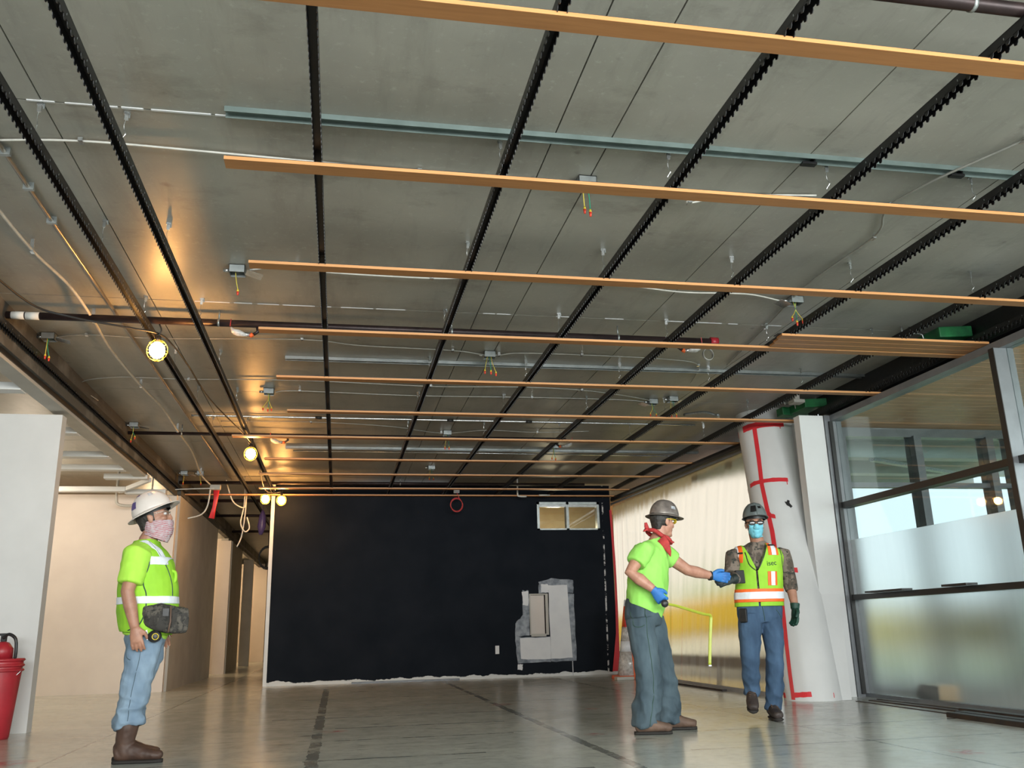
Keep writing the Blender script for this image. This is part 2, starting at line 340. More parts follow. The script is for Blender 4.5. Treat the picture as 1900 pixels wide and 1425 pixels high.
nb = MB(); nb.box(NICHE[0] - .01, NICHE[1] + .01, BWY + .09, BWY + .11, NICHE[2] - .01, NICHE[3] + .01); tag(nb.build('niche_back', 'warm_white_paint', bw), 'beige back of the recessed niche')
nf = MB()
for a in ((NICHE[0] - .02, NICHE[0], NICHE[2] - .02, NICHE[3] + .02), (NICHE[1], NICHE[1] + .05, NICHE[2] - .02, NICHE[3] + .02), (NICHE[0], NICHE[1], NICHE[2] - .045, NICHE[2]), (NICHE[0], NICHE[1], NICHE[3], NICHE[3] + .02)):
    nf.box(a[0], a[1], BWY - .008, BWY + .06, a[2], a[3])
tag(nf.build('niche_frame', 'grey_board', bw), 'pale frame around the niche')
def blob(mb, pts, y, amp=.02, k=5):
    """ragged flat outline on the wall, a few millimetres proud"""
    out = []
    for i in range(len(pts)):
        a, b = pts[i], pts[(i + 1) % len(pts)]
        for j in range(k):
            t = j / k; out.append((a[0] + (b[0] - a[0]) * t + random.uniform(-amp, amp), y, a[1] + (b[1] - a[1]) * t + random.uniform(-amp, amp)))
    return mb.poly(out, (0, .0025, 0))
sm_ = MB()
for r in (((3.07, .90), (3.22, 1.05), (3.22, 1.47), (3.335, 1.47), (3.335, .70), (3.07, .68)), ((3.07, .68), (3.70, .66), (3.70, .24), (3.10, .24)), ((3.70, 1.40), (4.16, 1.40), (4.17, .24), (3.70, .24)), ((3.52, 1.62), (3.75, 1.68), (4.16, 1.64), (4.16, 1.42), (3.52, 1.42))): blob(sm_, list(r), BWY - .003, .010)
tag(sm_.build('primer_smear', 'patch_grey', bw), 'thin grey smear of primer around the patch')
pm_ = MB()
for r in (((3.70, 1.55), (4.05, 1.56), (4.09, .30), (3.70, .29)), ((3.15, .65), (3.70, .66), (3.70, .29), (3.16, .30)), ((3.21, 1.45), (3.325, 1.46), (3.32, 1.2), (3.22, 1.22)), ((3.56, 1.58), (3.695, 1.57), (3.695, 1.43), (3.56, 1.43)), ((3.10, .22), (3.19, .22), (3.18, .12), (3.10, .13))):
    blob(pm_, list(r), BWY - .006, .006)
tag(pm_.build('joint_compound_patch', 'patch_white', bw), 'white joint compound patch beside the niche')
tag(MB().box(2.71, 2.78, BWY - .008, BWY + .01, .40, .54).build('outlet_plate', 'patch_white', bw, bevel=.004), 'small white outlet cover low on the black wall')
# vent window in the black wall
vw = thing('vent_window', ((VENT[0] + VENT[1]) / 2, BWY, VENT[2]), 'two-pane metal framed opening high in the black wall', 'vent window')
fr = MB(); a, b, c, d = VENT; t = .045
fr.box(a, b, BWY - .02, BWY + .12, d - t, d).box(a, b, BWY - .02, BWY + .12, c, c + t * .6).box(a, a + t, BWY - .02, BWY + .12, c, d).box(b - t, b, BWY - .02, BWY + .12, c, d)
fr.build('frame', 'galvanised', vw); MB().box(4.08, 4.13, BWY - .02, BWY + .12, c, d).build('mullion', 'galvanised', vw)
for x0, x1 in ((a + t, 4.08), (4.13, b - t)):
    MB().box(x0, x1, BWY + .05, BWY + .055, c + t * .6, d - t).build('pane', 'clear_glass', vw); MB().box(x0, x1, BWY + .03, BWY + .11, d - t - .04, d - t).build('track', 'emt_silver', vw)
# room behind the vent
struct('wall_behind_vent', MB().box(2.2, 6.5, 18.2, 18.3, 0, SLAB), 'tan_board')
struct('wall_corridor_right', MB().box(-1.19, -1.07, BWY + .13, 34, 0, SLAB), 'grey_board')
# left side: short white wall, far pale wall, corridor
struct('wall_left_stub', MB().box(-5.4, -2.735, 9.2, 9.34, 0, 2.955), 'white_paint', label='white painted wall at the left edge behind the red bucket')
struct('wall_left_far', MB().box(-7.5, -2.66, 15.3, 15.42, 0, 3.08), 'warm_white_paint', label='pale cream wall behind the worker in the white hard hat')
struct('wall_left', MB().box(-9, -8.9, -4.2, 15.4, 0, SLAB), 'white_paint')
struct('wall_corridor_left', MB().box(-2.78, -2.62, 15.42, 20.3, 0, 3.08).box(-2.80, -2.50, 22.1, 22.24, 0, 3.0).box(-2.78, -2.62, 22.24, 25.6, 0, 3.08).box(-2.78, -2.5, 27.6, 27.8, 0, 3.0), 'grey_board', label='dim beige corridor wall with openings left of the black wall')
struct('wall_corridor_rooms', MB().box(-6, -2.78, 22.3, 22.4, 0, 3.08).box(-6, -2.5, 31.8, 31.95, 0, 3.2).box(-6.1, -6, 15.4, 34, 0, 3.2), 'warm_white_paint')
struct('wall_corridor_end', MB().box(-6, 0, 33.9, 34, 0, SLAB), 'grey_board')
struct('trim_corridor_jamb', MB().box(-2.80, -2.52, 21.98, 22.1, 0, 3.0).box(-2.80, -2.4, 31.7, 31.8, 0, 3.0), 'warm_white_paint')
# bulkhead along the left ceiling edge
struct('trim_bulkhead', MB().box(-2.86, -2.70, 1, 13.0, 2.99, 3.06), 'grey_board', .004, label='pale trim along the left ceiling edge')
struct('trim_bulkhead_dark', MB().box(-2.72, -2.69, 1, 13.05, 3.02, 3.10), 'black_metal')
struct('trim_bulkhead_board', MB().box(-2.70, -2.66, 1, 15.3, 3.06, SLAB).box(-2.70, -2.60, 15.3, 34, 3.08, SLAB), 'stained_board')
for k, (y, x0, x1) in enumerate(((8.38, -4.6, -2.86), (10.2, -4.6, -2.86), (11.55, -4.4, -2.84), (12.45, -4.6, -2.86), (13.15, -3.28, -2.70), (14.3, -4.6, -3.24), (14.55, -3.3, -2.70))):
    single('ceiling_batten', MB().box(x0, x1, y - .03, y + .12, 2.98, 3.05), 'white_paint', (x0, y, 2.98), f'white metal ceiling batten in the left room, {ORD[k]} from the camera', 'batten', 'white battens over the left room', bevel=.004)
single('ceiling_batten', MB().obox((-3.05, 14.0, 3.02), (.32, -.55, 0), (.02, .012, 0), (0, 0, .03)), 'white_paint', (-3.05, 14.0, 2.99), 'white batten set diagonally across the left room ceiling', 'batten', 'white battens over the left room')
single('flexible_conduit', MB().tube(curve_pts([(-3.5, 14.9, 3.40), (-3.5, 14.9, 2.98), (-3.45, 14.9, 2.86), (-3.2, 14.9, 2.85), (-3.05, 14.9, 2.95), (-3.0, 14.9, 3.05)]), .022), 'grey_board', (-3.3, 14.9, 2.85), 'bent grey flexible conduit at the top of the pale left wall', 'conduit', smooth=True)
# lamps of the left room and of the rooms off the corridor
def point(name, loc, power, col, r=.12):
    l = bpy.data.lights.new(name, 'POINT'); l.energy = power; l.color = col; l.shadow_soft_size = r; o = bpy.data.objects.new(name, l); COL.objects.link(o); o.location = loc
point('left_room_lamp', (-5.6, 11.8, 2.8), 150, (1, .84, .66), .3); point('left_room_lamp_far', (-4.6, 13.9, 2.75), 40, (1, .82, .62), .25)
point('corridor_room_lamp', (-4.2, 21.2, 2.7), 110, (1, .70, .40)); point('corridor_end_lamp', (-4.2, 29.6, 2.7), 160, (1, .70, .40)); point('store_room_lamp', (4.2, 17.3, 2.6), 30, (1, .78, .5))
# walls behind the camera: sill and head of the storefront that lets the daylight in
struct('wall_front', MB().box(-9, -3.6, -4.2, -4.1, 0, SLAB).box(-3.6, GX, -4.2, -4.1, 3.1, SLAB), 'white_paint')

# storefront on the right
SPANS = [(9.25, 6.50), (6.44, 3.62), (3.56, .7), (.64, -2.2)]
sf = thing('storefront', (GX, 6.5, 0), 'grey aluminium storefront of clear and frosted panes on the right', 'storefront')
MB().box(GX - .07, GX + .07, -4, 9.3, 3.065, 3.135).build('head', 'aluminium', sf)
MB().box(GX - .05, GX + .07, -4, 9.3, 0, .035).build('sill', 'aluminium', sf)
jm = MB().box(GX - .14, GX + .07, 9.25, 9.40, 0, 3.135); jm.build('jamb', 'aluminium', sf); MB().box(GX - .10, GX - .055, 9.222, 9.25, .03, 3.06).build('dark_strip', 'dark_alu', sf)  # thin dark strip on the near side of the jamb
for k in range(3):
    y = SPANS[k][1]; MB().box(GX - .13, GX + .07, y - .06, y, 0, 3.065).build('mullion', 'aluminium', sf); MB().box(GX - .135, GX - .128, y - .064, y, 0, 3.065).build('dark_strip', 'dark_alu', sf)  # thin dark strip covering the room-side face of each mullion
for (y1, y0) in SPANS:
    MB().box(GX - .075, GX + .05, y0, y1, 2.04, 2.105).build('transom', 'dark_alu', sf); MB().box(GX - .085, GX + .05, y0, y1, 1.02, 1.075).build('transom', 'dark_alu', sf)
    MB().box(GX, GX + .01, y0, y1, 2.105, 3.065).build('pane', 'clear_glass', sf)
    p = MB().box(GX, GX + .01, y0, y1, 1.68, 2.04).build('pane', 'clear_glass', sf)
    tag(MB().box(GX, GX + .004, y0, y1, 1.075, 1.68).build('frosted_pane', 'frosted_film', sf), 'frosted film on the middle pane')
    tag(MB().box(GX, GX + .004, y0, y1, .035, 1.02).build('frosted_pane', 'frosted_film', sf), 'frosted lower pane')
for k, (y0, y1, h) in enumerate(((8.13, 8.78, .018), (7.18, 7.52, .02))):
    single('black_bar', MB().box(GX - .20, GX - .08, y0, y1, 1.076, 1.076 + h), 'black_plastic', (GX - .14, y0, 1.076), ('long', 'short')[k] + ' black bar lying on the lower storefront transom', 'bar', 'black bars on the transom')
struct('trim_soffit_edge', MB().box(GX - .09, GX + .3, -4, 9.45, 3.16, SLAB), 'black_metal', label='dark band above the storefront head')

# ------------------------------------------------------------------ outside
struct('ground_outside', MB().box(GX + .05, 60, -20, 70, -.25, -.03), 'pale_paving')
tag(MB().box(13.5, 60, -20, 70, -.03, .0).build('lawn', 'grass'), 'green lawn seen blurred through the frosted panes', 'lawn', kind='structure')
so = struct('soffit_outside', MB().box(GX + .3, 10.5, -3, 9.7, 3.16, 3.4), 'dark_alu', label='wood plank soffit outside the storefront')
y = -2.9
while y < 9.6:
    MB().box(GX + .09, 10.5, y, y + .132, 3.10, 3.13).build('soffit_plank', 'soffit_wood', so); y += .145
# second storefront beyond, at right angles
f2 = thing('far_storefront', (8.5, 9.75, 0), 'grey framed glazing of the neighbouring room seen through the glass', 'storefront')
MB().box(5.95, 10.5, 9.68, 9.82, 2.99, 3.10).build('head', 'aluminium', f2); MB().box(5.95, 10.5, 9.70, 9.80, 2.36, 2.42).build('transom', 'aluminium', f2); MB().box(5.95, 10.5, 9.70, 9.80, 0, .1).build('sill', 'aluminium', f2)
for x in (5.95, 6.98, 8.0, 8.35, 9.8, 10.44): MB().box(x, x + (.10 if x < 8.2 else .06), 9.64, 9.84, 0, 3.0).build('mullion', 'aluminium', f2)
for x0, x1 in ((6.05, 6.98), (7.08, 8.0), (8.1, 9.8), (9.86, 10.44)):
    MB().box(x0, x1, 9.74, 9.75, 2.42, 2.99).build('pane', 'clear_glass', f2); MB().box(x0, x1, 9.74, 9.75, .1, 2.36).build('pane', 'clear_glass', f2)
struct('ceiling_neighbour', MB().box(5.95, 10.5, 9.85, 13.2, 3.15, 3.3), 'white_paint')
for k, yy in enumerate((10.7, 11.9, 13.1)): single('roof_beam', MB().box(6.0, 10.5, yy, yy + .22, 2.93, 3.15), 'white_paint', (10, yy, 2.93), f'grey beam under the neighbouring roof, {ORD[k]} from the glass', 'beam')
single('strip_light', MB().obox((8.2, 11.3, 2.91), (1.1, .55, 0), (-.02, .04, 0), (0, 0, .02)), 'sticker_white', (8.2, 11.3, 2.89), 'slim pale strip fitting under the neighbouring roof', 'strip light')
def shrub(x, y, r, h, label):
    mb = MB(); rnd = random.Random(x * 31 + y)
    for i in range(240):
        a, e, q = rnd.uniform(0, 6.28), rnd.uniform(-.2, 1.5), rnd.uniform(.75, 1.05)
        c = V(x + r * q * cos(a) * cos(e), y + r * q * sin(a) * cos(e), h * .35 + h * .6 * q * sin(e)); n = V(rnd.uniform(-1, 1), rnd.uniform(-1, 1), rnd.uniform(-.3, 1)).normalized(); u = n.orthogonal().normalized() * .12; w = n.cross(u)
        mb.raw([c - u, c + w * .5, c + u, c - w * .5, c + n * .03], [(0, 1, 4), (1, 2, 4), (2, 3, 4), (3, 0, 4), (3, 2, 1, 0)])
    mb.loft([((x, y, 0), r * .5, r * .5), ((x, y, h * .4), r * .85, r * .85), ((x, y, h * .8), r * .6, r * .6), ((x, y, h * .92), r * .2, r * .2)], 10)
    single('shrub', mb, 'leaf', (x, y, 0), label, 'shrub', 'shrubs outside the frosted panes')
shrub(9.3, 8.2, .8, 1.3, 'green shrub outside, blurred behind the frosted panes beside the jamb'); shrub(12.6, 11.2, 1.2, 1.9, 'tall green shrub outside, blurred behind the middle of the frosted panes'); shrub(9.4, 6.2, .7, 1.0, 'low green shrub outside, blurred at the right edge of the frosted panes'); shrub(17.5, 14.5, 1.6, 2.6, 'large far shrub outside beyond the lawn')
single('cardboard_box', MB().box(5.80, 6.02, 8.20, 8.42, -.03, .16), 'cardboard', (5.9, 8.3, -.03), 'brown cardboard box outside behind the frosted pane', 'box', bevel=.004)
single('dark_bundle', MB().ell((5.88, 8.56, .07), .07, .08, .10), 'boot_brown', (5.88, 8.56, -.03), 'dark bundle beside the cardboard box behind the frosted pane', 'bundle', smooth=True)
# behind the plastic sheet
struct('soffit_outside_far', MB().box(5.45, 7.4, 13.3, 30, 3.02, 3.2).box(5.45, 5.93, 10.8, 13.3, 3.02, 3.2), 'soffit_wood'); struct('trim_rail_outside', MB().box(5.6, 5.66, 9.95, 26, .17, .33).box(5.6, 5.66, 12, 12.06, -.03, .17).box(5.6, 5.66, 18, 18.06, -.03, .17), 'kerb_grey')
single('yellow_barrier', MB().box(9.0, 9.06, 11.0, 34, .30, 1.0).box(9.0, 9.06, 11.3, 11.36, -.03, .30).box(9, 9.06, 29, 29.06, -.03, .30), 'yellow_board', (9, 23, -.03), 'long yellow barrier glowing through the plastic sheet', 'barrier')

# ------------------------------------------------------------------ plastic sheet wall
def sheet(u, v):
    y = 15.83 + (9.75 + .6 * v - 15.83) * u; x = 4.93 + (4.78 - 4.93) * u + v * (.05 + (.52 - .05) * u)
    k = noise.noise(V(y * 9, v * 1.2, .3)) * .012 + noise.noise(V(y * 28, v * .7, 5)) * .006
    return (x + k, y, v * 3.12)
ps = single('plastic_sheet', MB().grid(sheet, 160, 14), 'plastic_sheet', (4.9, 13, 0), 'translucent plastic sheet wall glowing between the black wall and the column', 'plastic sheet', smooth=True)
if sum(p.normal.x for p in ps.data.polygons) > 0: ps.data.flip_normals()
MB().grid(lambda u, v: V(sheet(u, v * .015)) + V(-.012, 0, 0), 40, 1).build('hem', 'grey_concrete', ps)
MB().loft([(V(sheet(u, 1)) + V(-.01, 0, -.02), .03, .05) for u in (0, .3, .6, 1)], 8).build('top_rail', 'black_metal', ps)
MB().loft([(V(sheet(u, .965)) + V(-.03, 0, 0), .012, .02) for u in (0, .3, .6, 1)], 8).build('edge_trim', 'aluminium', ps)
single('floor_strip', MB().obox((4.72, 12.3, .012), (.02, 1.5, 0), (.03, 0, 0), (0, 0, .012)), 'plank_dark', (4.72, 12.3, 0), 'dark strip lying along the foot of the plastic sheet', 'strip')
single('corner_tape', MB().poly([(4.90, 15.80, 2.9), (4.94, 15.80, 2.9), (4.99, 15.80, 1.0), (4.96, 15.80, .05), (4.80, 15.80, .05), (4.90, 15.80, .7), (4.93, 15.80, 1.6)], (0, .004, 0)), 'red_tape', (4.9, 15.8, .05), 'strip of red tape down the corner beside the black wall', 'tape')

# ------------------------------------------------------------------ column wrapped in plastic, with its pier
def col_at(th, z, off=0):
    t = z / 3.4; cx, cy, r = 5.008 + .347 * t, 9.199 + 1.122 * t, .308 + .052 * t; a = radians(th)
    r += .006 * noise.noise(V(cos(a) * 3, sin(a) * 3, z * 1.1))
    return V(cx + (r + off) * cos(a), cy + (r + off) * sin(a), z)
cl = thing('column', (5.05, 9.22, 0), 'white plastic wrapped round column crossed with red tape', 'column')
MB().grid(lambda u, v: col_at(360 * u, 3.4 * v), 72, 40).build('shaft', 'white_paint', cl, True)
MB().raw([(5.045, 8.95, 0), (5.30, 8.95, 0), (5.30, 9.35, 0), (5.045, 9.35, 0), (5.55, 9.95, SLAB), (5.90, 9.95, SLAB), (5.90, 10.35, SLAB), (5.55, 10.35, SLAB)], [(0, 3, 2, 1), (4, 5, 6, 7), (0, 1, 5, 4), (1, 2, 6, 5), (2, 3, 7, 6), (3, 0, 4, 7)]).build('pier', 'white_paint', cl)
MB().box(5.25, 5.555, 9.27, 9.40, 0, 3.135).build('infill_panel', 'white_paint', cl)
def tape(path, w, horiz=False, off=.004):
    mb = MB(); P = path; n = 4 * (len(P) - 1)
    def at(u):
        s = u * (len(P) - 1); i = min(int(s), len(P) - 2); t = s - i; return P[i][0] + (P[i + 1][0] - P[i][0]) * t, P[i][1] + (P[i + 1][1] - P[i][1]) * t
    def fn(u, v):
        th, z = at(u); j = .006 * noise.noise(V(u * 14, v * 3, w * 77))
        return col_at(th, z + (v - .5) * w + j, off) if horiz else col_at(th + (v - .5) * w / .38 * 57.3, z, off)
    tag(mb.grid(fn, n, 3).build('tape', 'red_tape', cl), 'red tape on the column')
tape([(-141.7, 3.15), (-143.5, 2.742), (-146.7, 2.395), (-144.2, 2.088), (-141.9, 1.825), (-142.8, 1.541), (-145.7, 1.175), (-149.7, .825), (-154.2, .542), (-158, .268), (-160, .012)], .06)
tape([(150, 3.14), (-171, 3.158), (-160.5, 3.166), (-140.7, 3.178), (-118.9, 3.181), (-97.8, 3.181), (-82, 3.183)], .085, True); tape([(150, 2.38), (-178.9, 2.411), (-164.6, 2.432), (-138.2, 2.443), (-117, 2.444), (-94, 2.438)], .05, True)
tape([(165, .045), (176.4, .049), (-161.9, .056), (-137.6, .065), (-121.2, .071)], .05, True); tape([(-150, 1.39), (-124.4, 1.374), (-106.5, 1.358)], .055, True); tape([(-142, 2.05), (-136.5, 2.004), (-130, 1.99)], .05, True, .015)
mb = MB(); c0 = [col_at(-101.5 + dx, 2.136 + dz, .006) for dx, dz in ((-7, .03), (-3, .025), (-1, .05), (3, .04), (2, .01), (7, -.03), (3, -.05), (0, -.03), (-4, -.015))]
mb.poly(c0, (0, .002, 0)); tag(mb.build('tear', 'black_plastic', cl), 'dark torn hole in the wrapping')

# ------------------------------------------------------------------ ceiling rails with teeth
RAILS = [(-2.62, 1.0, 33.0), (-1.547, 1.2, 26), (-1.144, 1.2, 15.8), (-.166, 1.2, 15.8), (.812, 1.2, 15.8), (1.790, 1.2, 15.8), (2.772, 1.2, 15.8), (3.735, 1.2, 15.8), (4.780, 1.2, 15.2), (5.50, 1.2, 9.45)]
rl_lab = ['lying along the left bulkhead'] + [o_ + ' to the right of the bulkhead rail' for o_ in ORD[:8]] + ['lying against the storefront head']
def teeth(x, y0, y1):
    mb = MB(); y = y0 + .02
    while y < y1 - .03:
        for s in (-1, 1):
            X = x + s * .0205; e = .0015
            mb.raw([(X - e, y, 3.168), (X - e, y + .030, 3.168), (X - e, y + .026, 3.148), (X - e, y + .012, 3.143), (X - e, y + .004, 3.152), (X + e, y, 3.168), (X + e, y + .030, 3.168), (X + e, y + .026, 3.148), (X + e, y + .012, 3.143), (X + e, y + .004, 3.152)],
                   [(0, 1, 2, 3, 4), (9, 8, 7, 6, 5), (0, 5, 6, 1), (1, 6, 7, 2), (2, 7, 8, 3), (3, 8, 9, 4), (4, 9, 5, 0)])
        y += .05
    return mb
for k, (x, y0, y1) in enumerate(RAILS):
    r = thing('ceiling_rail', (x, (y0 + y1) / 2, 3.143), 'black toothed ceiling rail, ' + rl_lab[k], 'ceiling rail', 'black toothed carrier rails')
    MB().box(x - .022, x - .019, y0, y1, 3.164, 3.208).box(x + .019, x + .022, y0, y1, 3.164, 3.208).box(x - .022, x + .022, y0, y1, 3.205, 3.209).build('channel', 'black_metal', r)
    tag(teeth(x, y0, min(y1, 15.8)).build('teeth', 'black_metal', r), kind='stuff')
    sl = MB(); y = y0 + .1
    while y < min(y1, 8): sl.box(x - .0228, x - .022, y, y + .004, 3.178, 3.188).box(x + .022, x + .0228, y, y + .004, 3.178, 3.188); y += .15
    tag(sl.build('slots', 'galvanised', r), 'small bright slot marks', kind='stuff')

# wood slats fixed across the rails
SLATS = [(2.89, -.60, GX - .08), (4.22, -.635, GX - .08), (5.545, -.635, GX - .08), (6.87, -.68, 5.66), (8.24, -.63, 5.66), (9.56, -.60, 5.66), (10.89, -1.32, 5.28), (12.35, -1.05, 5.22), (13.54, -1.22, 5.12), (14.90, -1.33, 5.08), (15.66, -2.60, 5.02)]
for k, (y, x0, x1) in enumerate(SLATS):
    s = thing('ceiling_slat', ((x0 + x1) / 2, y, 3.133), f'long orange-brown wood ceiling slat, {ORD[k]} from the camera', 'wood slat', 'single wood ceiling slats')
    MB().box(x0, x1, y + .0015, y + .098, 3.133, 3.152).build('board', 'slat_wood', s, bevel=.001); MB().box(x0, x1, y, y + .0014, 3.133, 3.152).build('lit_edge', 'slat_wood_lit', s); MB().box(x0 + .01, x1 - .01, y + .006, y + .092, 3.1525, 3.158).build('backing', 'black_plastic', s)  # thin near-side strip painted lighter to carry the daylight on that face
for k in range(3):
    y = 6.53 + k * .105; s = thing('ceiling_slat', (4.7, y, 3.133), f'short wood ceiling slat by the storefront, {ORD[k]} from the camera', 'wood slat', 'short slats by the storefront')
    MB().box(3.63 + k * .02, GX - .08, y + .0015, y + .098, 3.133, 3.152).build('board', 'slat_wood', s, bevel=.001); MB().box(3.63 + k * .02, GX - .08, y, y + .0014, 3.133, 3.152).build('lit_edge', 'slat_wood_lit', s); MB().box(3.60 + k * .03, GX - .09, y + .006, y + .092, 3.1525, 3.158).build('backing', 'black_plastic', s)  # same daylit near face put into the colour of the short slats

# wire hangers from the slab to the rails
rail_names = {1: 'first', 2: 'second', 4: 'fourth', 5: 'fifth', 6: 'sixth', 7: 'seventh', 8: 'eighth'}
def hanger_meshes():
    clip = MB().box(-.010, .010, -.003, .003, -.052, -.012).box(-.014, .014, -.003, .012, -.014, 0).mesh('clip')
    rnd = random.Random(3); p = [V(0, 0, -.05)]
    for i in range(5): p.append(V(rnd.uniform(-.012, .012), rnd.uniform(-.01, .01), -.05 - .028 * (i + 1)))
    p.append(V(0, 0, -.192)); wire = MB().tube(curve_pts(p, 3), .0022, 5).mesh('wire'); bolt = MB().tube([(.016, .01, 0), (.016, .01, -.03)], .005, 6).mesh('bolt'); return clip, wire, bolt
HM = hanger_meshes()
HY = [4.27, 5.60, 6.95, 8.30, 9.62, 10.95]
for ri in rail_names:
    for k, y in enumerate(HY):
        x = RAILS[ri][0] + random.uniform(-.01, .01)
        h = thing('wire_hanger', (x, y + random.uniform(-.02, .02), SLAB), f'thin wire hanger on the {rail_names[ri]} rail right of the bulkhead rail, {ORD[k]} from the camera', 'hanger', 'wire hangers holding the rails')
        for me, nm, mm in ((HM[0], 'clip', 'emt_silver'), (HM[1], 'wire', 'emt_silver'), (HM[2], 'bolt', 'galvanised')):
            o = bpy.data.objects.new(nm, me); COL.objects.link(o); o.parent = h
            if not me.materials: me.materials.append(MATS[mm])
        h.rotation_euler.z = random.uniform(-.6, .6)

# ------------------------------------------------------------------ tracks, conduit, pipes and cables under the slab
def run(name, mb, m, base, label, cat, smooth=True): return single(name, mb, m, base, label, cat, None, smooth)
def track(x0, x1, y, m, label, depth=.045):
    t = thing('steel_track', ((x0 + x1) / 2, y, SLAB), label, 'steel track')
    MB().box(x0, x1, y - .004, y + .062, SLAB - .003, SLAB).build('web', m, t); MB().box(x0, x1, y - .004, y - .001, SLAB - .03, SLAB - .003).build('flange', m, t); MB().box(x0, x1, y + .059, y + .062, SLAB - .03, SLAB - .003).build('flange', m, t)
track(-.64, 4.05, 4.16, 'green_track', 'long greenish steel track on the slab nearest the camera'); track(-.57, 5.80, 8.42, 'galvanised', 'grey steel track on the slab past the black sprinkler pipe'); track(-.80, 5.45, 12.75, 'galvanised', 'farthest grey steel track on the slab near the black wall')
for k, (x, y) in enumerate(((2.70, 4.19), (3.67, 4.19))): single('track_bracket', MB().box(x - .12, x - .03, y - .008, y + .03, 3.352, 3.366).box(x - .05, x - .04, y - .008, y + .03, 3.366, SLAB), 'black_metal', (x, y, 3.352), ('black bracket where the greenish track meets the sixth black rail right of the bulkhead', 'black bracket where the greenish track meets the seventh black rail right of the bulkhead')[k], 'bracket')
em = thing('conduit', (1.5, 10.85, 3.37), 'shiny straight silver conduit across the slab', 'conduit')
MB().tube(curve_pts([(-1.60, 10.95, 3.385), (-1.62, 10.86, 3.375), (-1.5, 10.85, 3.37), (-1.3, 10.85, 3.37), (4.62, 10.85, 3.37)]), .013, 10).build('tube', 'emt_silver', em, True)
for x in (-.30, 1.33, 2.35): MB().tube([(x - .04, 10.85, 3.37), (x + .04, 10.85, 3.37)], .019, 10).build('coupling', 'dark_alu', em, True)
run('conduit', MB().tube([(-.7, 12.95, 3.375), (5.2, 13.0, 3.375)], .011, 8), 'emt_silver', (2, 13, 3.36), 'thin silver conduit beside the farthest steel track', 'conduit')
run('conduit', MB().tube(curve_pts([(-1.86, 1.5, 3.375), (-1.86, 7, 3.375), (-1.84, 14, 3.375), (-1.84, 15.5, 3.375)]), .013, 8), 'conduit_dull', (-1.86, 8, 3.36), 'thin conduit running away left of the lamps, glowing near the lamp', 'conduit')
for k, (x, yy) in enumerate(((-1.86, 4.75), (-1.86, 5.15), (-1.86, 5.6))): single('conduit_strap', MB().box(x - .03, x + .03, yy - .012, yy + .012, 3.355, 3.40), 'galvanised', (x, yy, 3.355), f'small metal strap on the left conduit, {ORD[k]} from the camera', 'strap')
def pipe(y, x0, x1, z, r, label, tags=False, cap=False, straps=()):
    t = thing('sprinkler_pipe', ((x0 + x1) / 2, y, z), label, 'pipe')
    MB().tube([(x0, y, z), (x1, y, z)], r, 14).build('tube', 'pipe_black', t, True)
    if tags:
        for a, b in ((-2.60, -2.505), (-2.495, -2.395)): tag(MB().tube([(a, y, z), (b, y, z)], r + .0015, 14).build('label_sleeve', 'pipe_tag', t, True), 'white printed label sleeve')
    if cap: tag(MB().tube([(x1 - .02, y, z), (x1 + .05, y, z)], r + .012, 14).build('end_cap', 'red_plastic', t, True), 'red end cap')
    for x in straps: MB().tube([(x, y, SLAB), (x, y, z + r)], .006, 6).tube([(x - .008, y, z), (x + .008, y, z)], r + .004, 14).build('strap_hanger', 'galvanised', t, True)
pipe(7.20, -2.64, 3.30, 3.285, .030, 'black sprinkler pipe across the ceiling with white label sleeves at the left', True, True, (-1.03, .9, 2.4))
pipe(11.50, -2.64, 3.0, 3.285, .022, 'middle black sprinkler pipe level with the seventh slat', straps=(-2.0,)); pipe(15.30, -2.64, 4.3, 3.285, .028, 'far black sprinkler pipe in front of the black wall', straps=(-1.6, 1.0)); pipe(2.72, 1.95, 5.2, 3.27, .030, 'nearest black pipe at the top right above the first slat', straps=(2.55,))
for k, yy in enumerate((17.3, 19.5, 22.5)): pipe(yy, -2.58, -1.2, 3.27, .03, f'{ORD[k]} dark pipe across the corridor ceiling')
def sprinkler(x, y, label, flip=1):
    t = thing('bagged_sprinkler', (x, y, 3.15), label, 'sprinkler', 'bagged sprinkler heads')
    MB().tube([(x + .08 * flip, y, 3.262), (x + .085 * flip, y, 3.22), (x + .05 * flip, y, 3.195)], .014, 8).build('elbow', 'pipe_black', t, True)
    MB().tube([(x + .03 * flip, y, 3.19), (x - .07 * flip, y, 3.20)], .016, 10).build('nipple', 'emt_silver', t, True); MB().tube([(x + .055 * flip, y, 3.187), (x + .03 * flip, y, 3.19)], [.008, .024], 10).build('cap', 'orange_plastic', t, True)
    b = MB(); rnd = random.Random(int(x * 100)); b.loft([((x - .13 * flip, y - .01, 3.25), .006, .006), ((x - .11 * flip, y - .01, 3.215), .022, .03), ((x - .07 * flip, y - .012, 3.20), .03, .034), ((x - .03 * flip, y - .01, 3.19), .02, .02), ((x + .0 * flip, y, 3.185), .01, .01)], 9); b.build('plastic_bag', 'bag_plastic', t, True)
    MB().tube([(x - .13 * flip, y - .035, 3.31), (x - .135 * flip, y - .03, 3.25)], .004, 5).build('tie', 'red_cable', t)
sprinkler(-.80, 7.2, 'sprinkler head with orange cap in a plastic bag near the left lamp'); sprinkler(3.05, 7.2, 'sprinkler head with orange cap near the red pipe end', -1); sprinkler(-.78, 11.5, 'sprinkler head in a bag below the middle pipe near the second lamp'); sprinkler(2.95, 11.5, 'sprinkler head below the middle pipe right of centre', -1)
